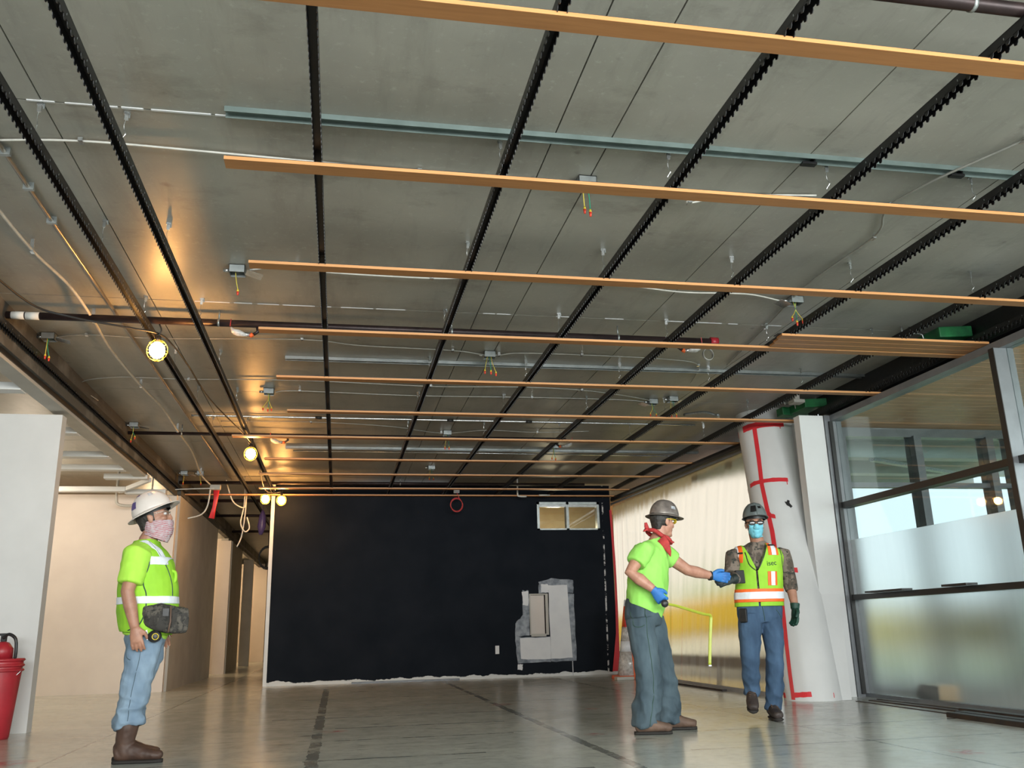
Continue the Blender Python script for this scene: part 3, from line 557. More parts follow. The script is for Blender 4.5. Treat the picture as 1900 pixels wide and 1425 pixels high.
run('cable_coil', MB().tube([V(3.29, 7.21, 3.26), V(3.30, 7.28, 3.262)] + [V(3.30 + .05 * cos(a), 7.30 + .008 * a / 6, 3.20 + .055 * sin(a)) for a in [1.5 + i * .35 for i in range(72)]], .004, 5), 'cable_grey', (3.3, 7.3, 3.14), 'small coil of grey cable hanging by the red pipe end', 'cable')
# metal-clad cables clipped to the slab
CABLES = {'white cable leaving the left end of the second slat': ([(-1.95, 4.66, 3.385), (-1.43, 4.59, 3.385), (-.71, 4.60, 3.38), (.4, 4.66, 3.385), (1.92, 4.70, 3.375), (2.11, 4.76, 3.36), (2.35, 4.68, 3.385), (2.9, 4.6, 3.385)], 'cable_white', .0065),
 'white cable joining two junction boxes behind the third slat': ([(-.70, 6.24, 3.37), (-.36, 6.14, 3.385), (-.17, 6.22, 3.375), (.63, 6.24, 3.375), (1.03, 6.20, 3.385), (1.97, 6.18, 3.38), (2.63, 6.27, 3.375), (3.04, 6.26, 3.38), (3.28, 6.27, 3.38), (3.58, 6.34, 3.36)], 'cable_white', .0065),
 'grey cable curving over the right of the slab': ([(3.95, 3.3, 3.384), (3.74, 3.82, 3.384), (3.50, 4.26, 3.36), (3.45, 4.66, 3.384), (3.50, 4.80, 3.384), (3.63, 5.13, 3.384), (3.61, 6.0, 3.384), (3.75, 7.03, 3.384), (3.9, 8.2, 3.384)], 'cable_grey', .008),
 'thin grey cable along the slab past the sprinkler pipe': ([(-2.5, 8.0, 3.37), (-2.24, 7.94, 3.385), (-1.62, 7.97, 3.385), (-.39, 7.86, 3.385), (.14, 7.96, 3.38), (1.01, 8.03, 3.385), (1.31, 8.08, 3.37), (1.47, 8.08, 3.37), (1.67, 8.04, 3.385), (2.29, 8.03, 3.385), (3.21, 8.08, 3.385), (3.60, 8.25, 3.385), (3.78, 8.9, 3.385)], 'cable_grey', .006),
 'thin grey cable looping from the left over the fifth slat': ([(-2.62, 9.95, 3.30), (-2.70, 9.5, 3.36), (-2.3, 9.3, 3.385), (-1.59, 9.30, 3.385), (-.44, 9.23, 3.385), (.93, 9.31, 3.38), (1.89, 9.26, 3.385), (2.64, 9.32, 3.385), (3.3, 9.55, 3.385), (3.62, 9.68, 3.37)], 'cable_grey', .006),
 'thin grey cable from the box left of the sixth slat': ([(-.74, 9.68, 3.37), (-.48, 9.66, 3.385), (.78, 9.72, 3.38), (2.14, 9.69, 3.385), (3.24, 9.70, 3.385), (3.6, 9.74, 3.37)], 'cable_grey', .006),
 'thin grey cable near the silver conduit': ([(-1.5, 11.2, 3.385), (-.4, 11.15, 3.385), (.6, 11.3, 3.38), (1.3, 11.6, 3.37), (1.9, 11.45, 3.385), (2.6, 11.5, 3.38), (3.3, 11.4, 3.385)], 'cable_grey', .006),
 'pair of white cables draped along the left of the slab': ([(-2.1, 5.2, 3.33), (-2.08, 5.97, 3.32), (-2.04, 6.7, 3.35), (-2.02, 7.30, 3.30), (-2.09, 8.19, 3.33), (-2.06, 9.34, 3.31), (-2.05, 10.4, 3.35), (-2.04, 11.43, 3.30), (-2.10, 13.0, 3.34), (-2.2, 14.58, 3.30), (-2.12, 15.1, 3.22)], 'cable_white', .012),
 'white cable crossing to the pale left wall top': ([(-3.6, 14.95, 3.12), (-3.0, 15.05, 3.10), (-2.6, 15.1, 3.14), (-2.05, 15.1, 3.16)], 'cable_white', .01)}
for lab, (p, m, r) in CABLES.items():
    c = thing('cable', p[len(p) // 2], lab, 'cable'); MB().tube(curve_pts(p, 8), r, 6).build('jacket', m, c, True)
    for q in p[1:-1:2]: MB().box(q[0] - .012, q[0] + .012, q[1] - .02, q[1] + .02, q[2] - r - .004, q[2] - r).box(q[0] - .012, q[0] + .012, q[1] - .024, q[1] - .018, q[2] - r - .004, SLAB - .004).build('clip', 'emt_silver', c)
# junction boxes with capped wires
def jbox(x, y, label, cover=0, wires=2, w=.055, d=.03, long=.16):
    t = thing('junction_box', (x, y, SLAB - .06), label, 'junction box', 'metal junction boxes under the slab'); z = SLAB - .058
    b = MB(); b.box(x - w, x + w, y - w, y + w, SLAB - .004, SLAB)
    for a in ((x - w, x - w + .003, y - w, y + w), (x + w - .003, x + w, y - w, y + w), (x - w, x + w, y - w, y - w + .003), (x - w, x + w, y + w - .003, y + w)): b.box(*a, z, SLAB)
    b.build('box', 'galvanised', t); MB().tube([(x - w - .045, y, SLAB - .03), (x - w, y, SLAB - .03)], .014, 8).build('connector', 'emt_silver', t, True)
    if cover: MB().obox((x + cover * .12, y - .02, z - .006), (.055, .02, -.01), (-.012, .05, 0), (0, 0, .001)).build('cover_plate', 'emt_silver', t)
    rnd = random.Random(int(x * 77 + y * 13))
    for i in range(wires):
        ex = x + (i - (wires - 1) / 2) * .05 + rnd.uniform(-.015, .015); ez = z - long + rnd.uniform(-.03, .02); sx = x + (i - 1) * .015
        wm = ('wire_yellow', 'wire_green', 'wire_yellow')[i % 3]
        wr = MB().tube(curve_pts([(sx, y, z + .03), (sx + rnd.uniform(-.02, .02), y - .01, z - .05), (ex, y - .015, ez + .03)], 5), .0035, 5).build('wire', wm, t, True)
        MB().tube([(ex, y - .015, ez + .034), (ex, y - .015, ez + .016)], [.006, .010], 8).build('nut_collar', 'nut_yellow', t, True); MB().tube([(ex, y - .015, ez + .016), (ex, y - .015, ez - .012)], [.010, .006], 8).build('wire_nut', 'nut_red', t, True)
JB = [(-.79, 6.27, 'metal junction box at the left end of the third slat', 1, 1), (1.40, 4.64, 'metal junction box just behind the second slat', 0, 2), (3.67, 6.34, 'metal junction box hanging wires right of centre behind the third slat', -1, 3), (1.38, 8.1, 'metal junction box over the centre between the fourth and fifth slats', 0, 3), (-2.56, 8.0, 'metal junction box with loose white cover by the left bulkhead', 1, 2), (-.81, 9.68, 'metal junction box left of the sixth slat', 0, 3), (3.62, 9.72, 'left of the paired metal junction boxes near the column', -1, 2), (3.82, 9.58, 'right of the paired metal junction boxes near the column', 1, 2), (1.38, 11.61, 'metal junction box centred above the seventh slat', 0, 2), (-2.56, 11.45, 'metal junction box with loose cover farther along the left bulkhead', 1, 2), (-2.5, 14.9, 'left of the paired far metal junction boxes at the left', 1, 1), (-2.25, 14.9, 'right of the paired far metal junction boxes at the left', 0, 1), (1.43, 14.2, 'far metal junction box near the black wall', 0, 2), (3.05, 12.4, 'metal junction box near the farthest steel track', 0, 2)]
for a in JB: jbox(*a)
wb = thing('wall_box', (2.0, 15.45, 3.17), 'white box with a coil of red cable hanging before the black wall', 'cable box'); MB().box(1.95, 2.05, 15.42, 15.48, 3.15, 3.24).build('box', 'patch_white', wb, bevel=.005)
MB().tube(curve_pts([(2.0, 15.42, 3.15), (2.03, 15.42, 3.09), (2.05, 15.43, 3.03)], 4) + [V(2.0 + .105 * cos(a) * (1 + .06 * sin(a * .37)), 15.42 + .002 * a, 2.94 + .115 * sin(a) + .01 * sin(a * .6)) for a in [.9 + i * .3 for i in range(84)]], .0055, 5).build('cable_coil', 'red_cable', wb, True)
run('white_pipe', MB().tube(curve_pts([(3.09, 15.4, 3.40), (3.09, 15.4, 3.13), (3.12, 15.4, 3.09), (3.25, 15.4, 3.085)], 5), .014, 8), 'cable_white', (3.1, 15.4, 3.08), 'short white elbow pipe hanging before the black wall', 'pipe')
run('white_pipe', MB().tube([(3.48, 15.4, 3.11), (3.68, 15.4, 3.11)], .013, 8), 'cable_white', (3.58, 15.4, 3.1), 'short level white pipe above the vent window', 'pipe')
# green ceiling edge anchors by the storefront
for k, (x, y) in enumerate(((5.42, 6.95), (5.50, 9.52))):
    t = thing('green_anchor', (x, y, 3.22), ('large green painted anchor plate above the storefront mullion', 'green painted anchor plate beside the column top')[k], 'anchor plate')
    MB().obox((x, y, 3.29), (.17, 0, .012), (0, .28, 0), (0, 0, .05)).build('plate', 'green_paint', t, bevel=.01); MB().obox((x - .2, y + .16, 3.27), (.08, .02, 0), (0, .08, 0), (0, 0, .05)).build('lug', 'green_paint', t, bevel=.01)
    MB().tube(curve_pts([(x - .40, y - .05, 3.335), (x - .2, y - .05, 3.335), (x - .17, y - .05, 3.30), (x - .15, y - .05, 3.25), (x - .03, y - .05, 3.25)], 4), .008, 6).build('bent_bar', 'emt_silver', t, True)
    for dx in (-.38, -.30): MB().tube([(x + dx, y - .05, SLAB), (x + dx, y - .05, 3.31)], .009, 6).build('bolt', 'emt_silver', t, True)
single('sensor_box', MB().box(5.16, 5.30, 9.18, 9.32, 3.27, 3.31).box(5.20, 5.26, 9.22, 9.28, 3.31, SLAB), 'grey_board', (5.23, 9.25, 3.27), 'small grey box under the slab beside the column top', 'box', bevel=.004)
single('bent_conduit', MB().tube(curve_pts([(4.25, 10.3, 3.37), (4.40, 10.0, 3.33), (4.52, 9.9, 3.26), (4.45, 9.75, 3.24)], 5), .02, 8), 'galvanised', (4.4, 10, 3.22), 'bent steel conduit stub left of the column top', 'conduit', smooth=True)

# ------------------------------------------------------------------ temporary lamps
def lamp(x, y, z, label):
    t = thing('work_lamp', (x, y, z - .09), label, 'lamp', 'caged temporary lamps')
    MB().ell((x, y, z), .060, .060, .068, None, 20, 14).build('bulb', 'lamp_glow', t, True); MB().tube([(x, y, z + .06), (x, y, z + .12)], [.028, .022], 10).build('socket', 'cord_black', t, True)
    c = MB()
    for k in range(6): a = k * pi / 3; c.tube([V(x + .08 * sin(p) * cos(a), y + .08 * sin(p) * sin(a), z + .09 * cos(p)) for p in [i * pi / 10 for i in range(1, 11)]], .002, 5)
    for p in (.9, 1.7, 2.4): c.tube([V(x + .08 * sin(p) * cos(a), y + .08 * sin(p) * sin(a), z + .09 * cos(p)) for a in [i * pi / 8 for i in range(17)]], .002, 5)
    c.build('cage', 'nut_yellow', t, True); MB().tube(curve_pts([(x, y, z + .12), (x + .02, y, z + .17), (x, y, z + .22)], 4), .006, 6).build('hook', 'cord_black', t, True)
LP = [(-1.47, 7.10, 3.0), (-1.13, 11.32, 3.0), (-1.24, 15.20, 3.0), (-.99, 15.35, 3.0)]
for p, l in zip(LP, ('nearest glowing caged lamp at the left of the ceiling', 'second glowing caged lamp below the seventh slat', 'left of the two glowing lamps at the black wall corner', 'right of the two glowing lamps at the black wall corner')): lamp(*p, l)
run('lamp_cord', MB().tube(curve_pts([(-2.4, 5.6, 3.2), (-2.25, 6.48, 3.14), (-2.02, 6.71, 3.12), (-1.66, 6.95, 3.13), (-1.47, 7.10, 3.14), (-1.42, 7.48, 3.16), (-1.44, 8.4, 3.25), (-1.4, 9.6, 3.24), (-1.13, 11.32, 3.14), (-1.2, 13.2, 3.22), (-1.24, 15.2, 3.14), (-.99, 15.35, 3.14)], 6), .008, 6), 'cord_black', (-1.5, 9, 3.1), 'dark cord linking the glowing lamps', 'cord')
# corridor clutter
single('red_streamer', MB().loft([((-2.03, 15.2, 3.14), .05, .02), ((-2.03, 15.2, 3.0), .035, .015), ((-2.05, 15.2, 2.85), .03, .015), ((-2.08, 15.2, 2.68), .045, .018)], 8), 'red_tape', (-2.05, 15.2, 2.68), 'red streamer hanging from the ceiling left of the corridor', 'streamer', smooth=True)
single('ceiling_box', MB().box(-2.12, -1.96, 15.1, 15.2, 3.14, 3.22), 'grey_board', (-2.04, 15.15, 3.14), 'pale box at the top of the red streamer', 'box', bevel=.004)
for k, p in enumerate(([(-2.12, 15.15, 3.2), (-2.15, 15.2, 2.9), (-2.25, 15.25, 2.75), (-2.45, 15.2, 2.68)], [(-1.95, 15.7, 3.398), (-1.83, 15.8, 3.05), (-1.65, 15.9, 2.95), (-1.62, 15.9, 3.1)], [(-1.66, 16, 3.398), (-1.66, 16, 3.0), (-1.70, 16, 2.7), (-1.62, 16, 2.55), (-1.55, 16, 2.62), (-1.6, 16, 2.8)], [(-1.64, 16.1, 3.398), (-1.64, 16.1, 2.95), (-1.68, 16.1, 2.5), (-1.75, 16.1, 2.3)])):
    run('hanging_cable', MB().tube(curve_pts(p, 6), .012, 6), 'cable_white', p[-1], ('white cable curling down beside the red streamer', 'white cable swagged over the corridor mouth', 'looped white cable end hanging in the corridor mouth', 'longest white cable hanging in the corridor mouth')[k], 'cable')
run('cable_coil', MB().tube([V(-1.43, 19.0, 3.4), V(-1.44, 19.0, 2.8)] + [V(-1.45 + .17 * cos(a), 19.0, 2.35 + .22 * sin(a) + .02 * sin(a * .4)) for a in [1.5 + i * .35 for i in range(76)]], .010, 5), 'cord_black', (-1.45, 19, 2.1), 'dark coil of cable on the corridor wall by the black wall', 'cable')
single('hung_bag', MB().tube([(-1.42, 17, 3.4), (-1.42, 17, 3.0)], .006, 5).loft([((-1.42, 17.0, 3.05), .02, .02), ((-1.42, 17.0, 2.95), .06, .05), ((-1.43, 17.0, 2.75), .08, .05), ((-1.44, 17, 2.6), .03, .03)], 9), 'sticker_purple', (-1.42, 17, 2.6), 'dark blue bag hanging in the corridor beside the black wall', 'bag', smooth=True)

# ------------------------------------------------------------------ things on the floor
b = thing('bucket', (-2.86, 8.72, 0), 'tall red bucket at the left edge', 'bucket')
bx, by = -2.86, 8.72
MB().loft([((bx, by, .0), .125, .125), ((bx, by, .02), .13, .13), ((bx, by, .62), .175, .175), ((bx, by, .64), .175, .175)], 28).build('body', 'red_plastic', b, True)
for z in (.56, .60, .645): MB().loft([((bx, by, z - .012), .178, .178), ((bx, by, z), .190, .190), ((bx, by, z + .012), .180, .180)], 28).build('rim', 'red_plastic', b, True)
MB().tube([V(bx + .185 * cos(a), by - .03 - .05 * sin(a), .58 - .11 * sin(a)) for a in [i * pi / 10 for i in range(11)]], .004, 5).build('bail', 'emt_silver', b, True)
fe = thing('fire_extinguisher', (bx, by, .65), 'red fire extinguisher with black hose standing in the red bucket', 'fire extinguisher')
MB().loft([((bx, by, .655), .085, .085), ((bx, by, .74), .085, .085), ((bx, by, .79), .05, .05), ((bx, by, .80), .02, .02)], 20).build('cylinder', 'red_plastic', fe, True); MB().box(bx - .02, bx + .02, by - .02, by + .02, .80, .86).box(bx - .09, bx + .02, by - .012, by + .012, .85, .87).build('valve', 'black_plastic', fe)
MB().tube(curve_pts([(bx, by - .02, .83), (bx + .05, by - .04, .86), (bx + .11, by - .05, .82), (bx + .125, by - .05, .72), (bx + .12, by - .04, .66)], 6), .014, 8).build('hose', 'black_plastic', fe, True)
PL = [((5.24, 8.75), (5.10, 4.2), .02, .006, 'thin grey strip lying nearest the middle of the floor planks'), ((5.55, 8.85), (5.52, 4.2), .03, .008, 'thin dark strip lying along the storefront sill'), ((5.40, 8.75), (5.36, 4.2), .035, .012, 'long dark strip between the floor planks'), ((5.05, 7.02), (4.95, 4.0), .05, .035, 'dark brown plank at the near edge of the floor stack'), ((5.17, 7.08), (5.10, 4.0), .05, .035, 'dark brown plank in the middle of the floor stack'), ((5.30, 7.20), (5.24, 4.0), .05, .045, 'dark plank on the storefront side of the floor stack')]
for a, c, w, h, lab in PL:
    d = V(c[0] - a[0], c[1] - a[1], 0); m = V((a[0] + c[0]) / 2, (a[1] + c[1]) / 2, h / 2); n = d.cross(V(0, 0, 1)).normalized() * w
    t = thing('floor_plank', (m.x, m.y, 0), lab, 'plank', 'dark planks on the floor by the storefront'); MB().obox(m, d / 2, n, (0, 0, h / 2)).build('board', 'plank_dark', t, bevel=.002)
    if h > .03: MB().obox(m + V(0, 0, h / 2 + .002), d * .499, n * .92, (0, 0, .002)).build('felt', 'black_plastic', t)
single('floor_bar', MB().box(.25, 2.05, 15.62, 15.68, 0, .03), 'black_metal', (1.15, 15.65, 0), 'black bar on the floor at the foot of the black wall', 'bar')
# folded orange and white barrier in the corner
cn = thing('traffic_cone', (4.58, 14.15, 0), 'orange and white folded traffic cone behind the worker in the brown hat', 'traffic cone')
cx, cy = 4.58, 14.15
MB().box(cx - .24, cx + .22, cy - .2, cy + .22, 0, .06).build('base', 'orange_plastic', cn, bevel=.015); MB().box(cx - .3, cx - .02, cy - .28, cy - .12, 0, .05).build('ballast', 'grey_board', cn, bevel=.01)
for z0, z1, m, nm in ((.06, .42, 'bag_plastic', 'skirt'), (.42, .58, 'reflective', 'reflective_band'), (.58, .80, 'bag_plastic', 'skirt'), (.80, 1.12, 'orange_plastic', 'skirt'), (1.12, 1.22, 'reflective', 'tip')):
    r = lambda z: .19 * (1 - z / 1.32) + .012
    MB().loft([((cx, cy, z0), r(z0), r(z0)), ((cx, cy, z1), r(z1), r(z1))], 20).build(nm, m, cn, True)
MB().poly([(cx - .0, cy - .21, .06), (cx + .10, cy - .21, .06), (cx + .08, cy - .08, .95), (cx + .01, cy - .06, 1.05)], (.0, .01, 0)).build('flap', 'orange_plastic', cn); MB().poly([(cx + .03, cy - .23, .42), (cx + .13, cy - .2, .5), (cx + .04, cy - .16, .72)], (0, .01, 0)).build('flap', 'red_tape', cn); MB().poly([(cx - .09, cy - .16, .78), (cx + .02, cy - .12, .9), (cx + .02, cy - .06, 1.12), (cx - .05, cy - .08, 1.08)], (0, .01, 0)).build('flap', 'red_tape', cn)

# ------------------------------------------------------------------ people
def remesh(mb, voxel=.007, smooth=6):
    me = mb.mesh('tmp'); o = bpy.data.objects.new('tmp', me); COL.objects.link(o)
    r = o.modifiers.new('r', 'REMESH'); r.mode = 'VOXEL'; r.voxel_size = voxel
    if smooth: s = o.modifiers.new('s', 'SMOOTH'); s.factor = .5; s.iterations = smooth
    dg = bpy.context.evaluated_depsgraph_get(); dg.update(); out = bpy.data.meshes.new_from_object(o.evaluated_get(dg)); bpy.data.objects.remove(o); bpy.data.meshes.remove(me)
    return out
def wrinkle(me, amp, freq=(9, 9, 22), seed=0, zone=None):
    me.update(); nv = [(v.co.copy(), v.normal.copy()) for v in me.vertices]
    for v, (c, n) in zip(me.vertices, nv):
        k = .7 * noise.noise(V(c.x * freq[0] + seed, c.y * freq[1], c.z * freq[2])) + .8 * (.45 - 1.5 * abs(noise.noise(V(c.x * freq[0] * 1.2, c.y * freq[1] * 1.2 + seed, c.z * freq[2] * .8 + c.x * freq[0] * .6))))
        v.co = c + n * (amp * k * (zone(c) if zone else 1))
    me.update(); return me
def cut(me, planes, off=0.0):
    """copy of a garment mesh with everything beyond each plane (point, normal) removed, pushed out along its normals"""
    bm = bmesh.new(); bm.from_mesh(me)
    for co, no in planes: bmesh.ops.bisect_plane(bm, geom=bm.verts[:] + bm.edges[:] + bm.faces[:], plane_co=co, plane_no=no, clear_outer=True)
    bm.normal_update()
    if off:
        mv = [(v, v.normal.copy()) for v in bm.verts]
        for v, n in mv: v.co += n * off
    out = bpy.data.meshes.new('cut'); bm.to_mesh(out); bm.free(); return out
def join(*mm):
    bm = bmesh.new()
    for m in mm: bm.from_mesh(m)
    out = bpy.data.meshes.new('join'); bm.to_mesh(out); bm.free(); return out
def wear(me, name, m, parent, thick=0, label=None):
    me.name = name; me.transform(Matrix.Translation(-V(tuple(parent['_w'])))); o = link(me, name, m, parent, True)
    if thick: s = o.modifiers.new('thickness', 'SOLIDIFY'); s.thickness = thick; s.offset = 1
    if label: o['label'] = label
    return o
def bvh_of(me): return BVHTree.FromPolygons([v.co.copy() for v in me.vertices], [tuple(p.vertices) for p in me.polygons])
def onto(bvh, x, z, off=.004, y0=4.0):
    h = bvh.ray_cast(V(x, y0, z), V(0, 1, 0)); return (h[0] + V(0, -off, 0)) if h[0] is not None else None
def piping(bvh, pts, r, name, m, parent, off=.002):
    P = [onto(bvh, p.x, p.z, off) for p in curve_pts([(a, 0, b) for a, b in pts], 6)]; P = [p for p in P if p is not None]
    if len(P) > 1: MB().tube(P, r, 6).build(name, m, parent, True)
def hand(mb, w, d, n, side, curl, s=1.0, g=0.0, spread=1.0):
    w, d, n, side = V(w), V(d).normalized(), V(n), V(side); n = (n - d * n.dot(d)).normalized(); side = (side - d * side.dot(d) - n * side.dot(n)).normalized()
    mb.loft([(w - d * .02 * s, .026 * s + g, .021 * s + g, side), (w + d * .02 * s, .032 * s + g, .020 * s + g, side), (w + d * .055 * s, .040 * s + g, .018 * s + g, side), (w + d * .088 * s, .040 * s + g, .014 * s + g, side), (w + d * .098 * s, .034 * s + g, .010 * s + g, side)], 14)
    for o, L, c in ((.031, .070, .85), (.0105, .080, 1.0), (-.0105, .075, 1.05), (-.031, .058, 1.15)):
        p = w + d * (.084 * s) + side * (o * s); pts = [p]; a = curl * c * .45
        for q, da in ((.46, .0), (.32, .75), (.24, .55)):
            a += curl * c * da; dd = d * cos(a) + n * sin(a) + side * (o * 2.2 * spread) ; p = p + dd.normalized() * (L * q * s); pts.append(p)
        mb.loft([(pts[0], .0098 * s + g, .0098 * s + g), (pts[1], .0094 * s + g, .0094 * s + g), (pts[2], .0086 * s + g, .0086 * s + g), (pts[3], .0072 * s + g, .0072 * s + g)], 10, hint=side)
    b = w + d * .018 * s + side * .026 * s; p1 = b + (side * .62 + d * .7 + n * .35).normalized() * .038 * s; p2 = p1 + (side * .22 + d * .85 + n * .45).normalized() * .030 * s; p3 = p2 + (d * .9 + n * .45 - side * .05).normalized() * .022 * s
    mb.loft([(b, .015 * s + g, .015 * s + g), (p1, .0125 * s + g, .0125 * s + g), (p2, .011 * s + g, .011 * s + g), (p3, .008 * s + g, .008 * s + g)], 10, hint=n)
class Head:
    def __init__(s, S, fw, pitch=0, sc=1.0):
        f = V(fw[0], fw[1], 0).normalized(); l = V(-f.y, f.x, 0); f = f * cos(pitch) + V(0, 0, sin(pitch)); u = f.cross(l); s.S = V(S); s.f, s.l, s.u, s.k = f, l, u, sc; s.M = Matrix((f, l, u)).transposed()
    def __call__(s, a, b, c): return s.S + (s.f * a + s.l * b + s.u * c) * s.k
    def ell(s, mb, a, b, c, ra, rb, rc): mb.ell(s(a, b, c), ra * s.k, rb * s.k, rc * s.k, s.M, 18, 12)
    def geo(s, mb, neck):
        s.ell(mb, -.006, 0, .032, .099, .078, .098); s.ell(mb, .026, 0, -.030, .072, .064, .082); s.ell(mb, .048, 0, -.088, .046, .044, .036); s.ell(mb, .020, 0, -.070, .060, .056, .042)
        s.ell(mb, .072, 0, .030, .026, .052, .014)                                   # brow
        for q in (-1, 1):
            s.ell(mb, .066, q * .038, -.020, .026, .024, .020); s.ell(mb, -.004, q * .076, -.012, .019, .009, .031); s.ell(mb, -.012, q * .080, .002, .012, .006, .016); s.ell(mb, .110 - .006, q * .012, -.034, .011, .009, .009)
        mb.loft([(s(.088, 0, .022), .009 * s.k, .012 * s.k), (s(.103, 0, -.004), .010 * s.k, .013 * s.k), (s(.112, 0, -.027), .013 * s.k, .013 * s.k), (s(.104, 0, -.040), .011 * s.k, .008 * s.k)], 10, hint=s.l)
        s.ell(mb, .090, 0, -.060, .012, .025, .0065); s.ell(mb, .089, 0, -.073, .011, .021, .0065); s.ell(mb, .086, 0, -.102, .018, .020, .016)
        mb.loft([(s(-.022, 0, -.02), .058 * s.k, .062 * s.k), (s(-.018, 0, -.09), .056 * s.k, .058 * s.k), (V(neck), .062, .064), (V(neck) - V(0, 0, .06), .075, .075)], 16, hint=s.l)
    def extras(s, root, lens, frame, brow=True):
        for q in (-1, 1):
            e = MB(); s.ell(e, .0835, q * .033, .010, .012, .0125, .010); eo = e.build('eye', 'eye_white', root, True); i = MB(); s.ell(i, .0935, q * .033, .010, .003, .005, .005); i.build('iris', 'sticker_black', eo, True)
            if brow: MB().tube([s(.094, q * .016, .031), s(.096, q * .034, .037), s(.084, q * .052, .032)], [.003, .005, .003], 6).build('eyebrow', 'hair_dark', root, True)
        g = MB()
        for q in (-1, 1): s.ell(g, .108 - .006, q * .034, .008, .0035, .029, .019)
        go = g.build('glasses_lens', lens, root, True); f = MB()
        for q in (-1, 1): f.tube([s(.104, q * .010, .020), s(.107, q * .035, .026), s(.097, q * .064, .020), s(.05, q * .078, .018), s(-.015, q * .084, .012)], .0032, 6); f.tube([s(.106, q * .010, .02), s(.106, q * .008, -.004)], .003, 6)
        f.tube([s(.106, -.011, .018), s(.110, 0, .02), s(.106, .011, .018)], .0035, 6); f.build('glasses_frame', frame, root, True)
    def hair(s, root, zlo=-.05, fr=.02):
        h = MB(); s.ell(h, -.010, 0, .028, .102, .083, .100); h.loft([(s(-.045, 0, .02), .064 * s.k, .05 * s.k), (s(-.052, 0, -.03), .060 * s.k, .042 * s.k), (s(-.050, 0, -.075), .048 * s.k, .034 * s.k)], 14, hint=s.l); me = wrinkle(remesh(h, .007, 3), .003, (60, 60, 60))
        a = cut(me, [(s(fr, 0, 0), s.f), (s(0, 0, .07), s.u)]); wear(a, 'hair', 'hair_dark', root)
def hard_hat(root, C, fw, pitch, m, style='full', k=1.0, stickers=(), liner=True):
    H = Head(C, fw, pitch, k); rf, rl, hh = .122, .104, .130
    def dome(u, v):
        th = 2 * pi * u; ph = pi / 2 * v; c, s_ = cos(th), sin(th); a = rf * c * sin(ph) ** .9 if ph > 0 else 0; b = rl * s_ * sin(ph) ** .9 if ph > 0 else 0
        z = hh * cos(ph) + .007 * math.exp(-(b / .020) ** 2) * (sin(ph) if style == 'full' else .6) + (.004 * math.exp(-((abs(b) - .045) / .012) ** 2) * sin(2 * ph))
        return H(a, b, z)
    hat = bpy.data.objects.new('hard_hat', None); COL.objects.link(hat); hat.parent = root; hat['_w'] = tuple(root['_w'])
    o = MB().grid(dome, 48, 16).build('shell', m, hat, True); sm = o.modifiers.new('t', 'SOLIDIFY'); sm.thickness = .003; sm.offset = -1
    def brim(u, v):
        th = 2 * pi * u; c = cos(th); out = (.030 + .018 * max(0, c) ** 2 + .008 * max(0, -c)) if style == 'full' else (.010 + .052 * max(0, c) ** 3)
        q = 1 + out * v / .13; return H(rf * c * q, rl * sin(th) * q, .002 - .016 * v * (1 if style == 'full' else .6) + .010 * v * max(0, c))
    o = MB().grid(brim, 48, 4).build('brim', m, hat, True); sm = o.modifiers.new('t', 'SOLIDIFY'); sm.thickness = .004; sm.offset = 0
    if liner: MB().grid(lambda u, v: H(.104 * cos(6.2832 * u), .087 * sin(6.2832 * u), .02 - .04 * v), 28, 2).build('headband', 'black_plastic', hat, True)
    for th, ph, w, h, sm_ in stickers:
        def st(u, v):
            p = dome((th + (u - .5) * w) / (2 * pi), (ph + (v - .5) * h) / (pi / 2)); c = H(0, 0, .02); return p + (p - c).normalized() * .003
        tag(MB().grid(st, 8, 5).build('sticker', sm_, hat, True), 'small sticker on the hard hat')
    return hat
def boot(root, heel, toe, top, rs, m, z0=0.0, up=(0, 0, 1), w=1.0, toe_m=None):
    heel, toe, up = V(heel), V(toe), V(up); d = toe - heel; L = d.length; d.normalize(); up = (up - d * up.dot(d)).normalized(); lat = up.cross(d)
    b = MB(); F = lambda t, z: heel + d * (L * t) + up * z
    b.loft([(F(t, z), a * w, h, lat) for t, z, a, h in ((.0, .062, .030, .036), (.06, .066, .038, .050), (.22, .074, .041, .060), (.42, .072, .042, .056), (.62, .058, .047, .042), (.82, .050, .047, .034), (.95, .046, .038, .030), (1.0, .042, .022, .020))], 16)
    b.loft([(F(.20, .06), .046, .052, lat), (F(.20, .12), .046, .056, lat), (V(top) - (V(top) - F(.2, .12)) * .4, rs * .95, rs, lat), (V(top), rs, rs * 1.03, lat)], 16)
    bo = wear(wrinkle(remesh(b, .007, 5), .003, (22, 22, 30)), 'boot', m, root)
    s = MB(); s.loft([(F(t, .0125), a * w - .001, .0125, lat) for t, a in ((-.02, .022), (.03, .034), (.25, .036), (.45, .034), (.65, .044), (.85, .044), (.97, .030), (1.01, .014))], 18, sq=.75); s.build('sole', 'sole_dark', bo, True)
    lc = MB()
    for t in (.40, .47, .54, .60): lc.tube([F(t, .13 - (t - .40) * .16) + lat * q * .028 for q in (-1, 0, 1)], .004, 5)
    if toe_m: lc.build('laces', toe_m, bo, True)
    return bo
def limb(mb, pts, n=14):
    mb.loft([(p, r, r) if not isinstance(r, tuple) else (p, r[0], r[1]) for p, r in pts], n)

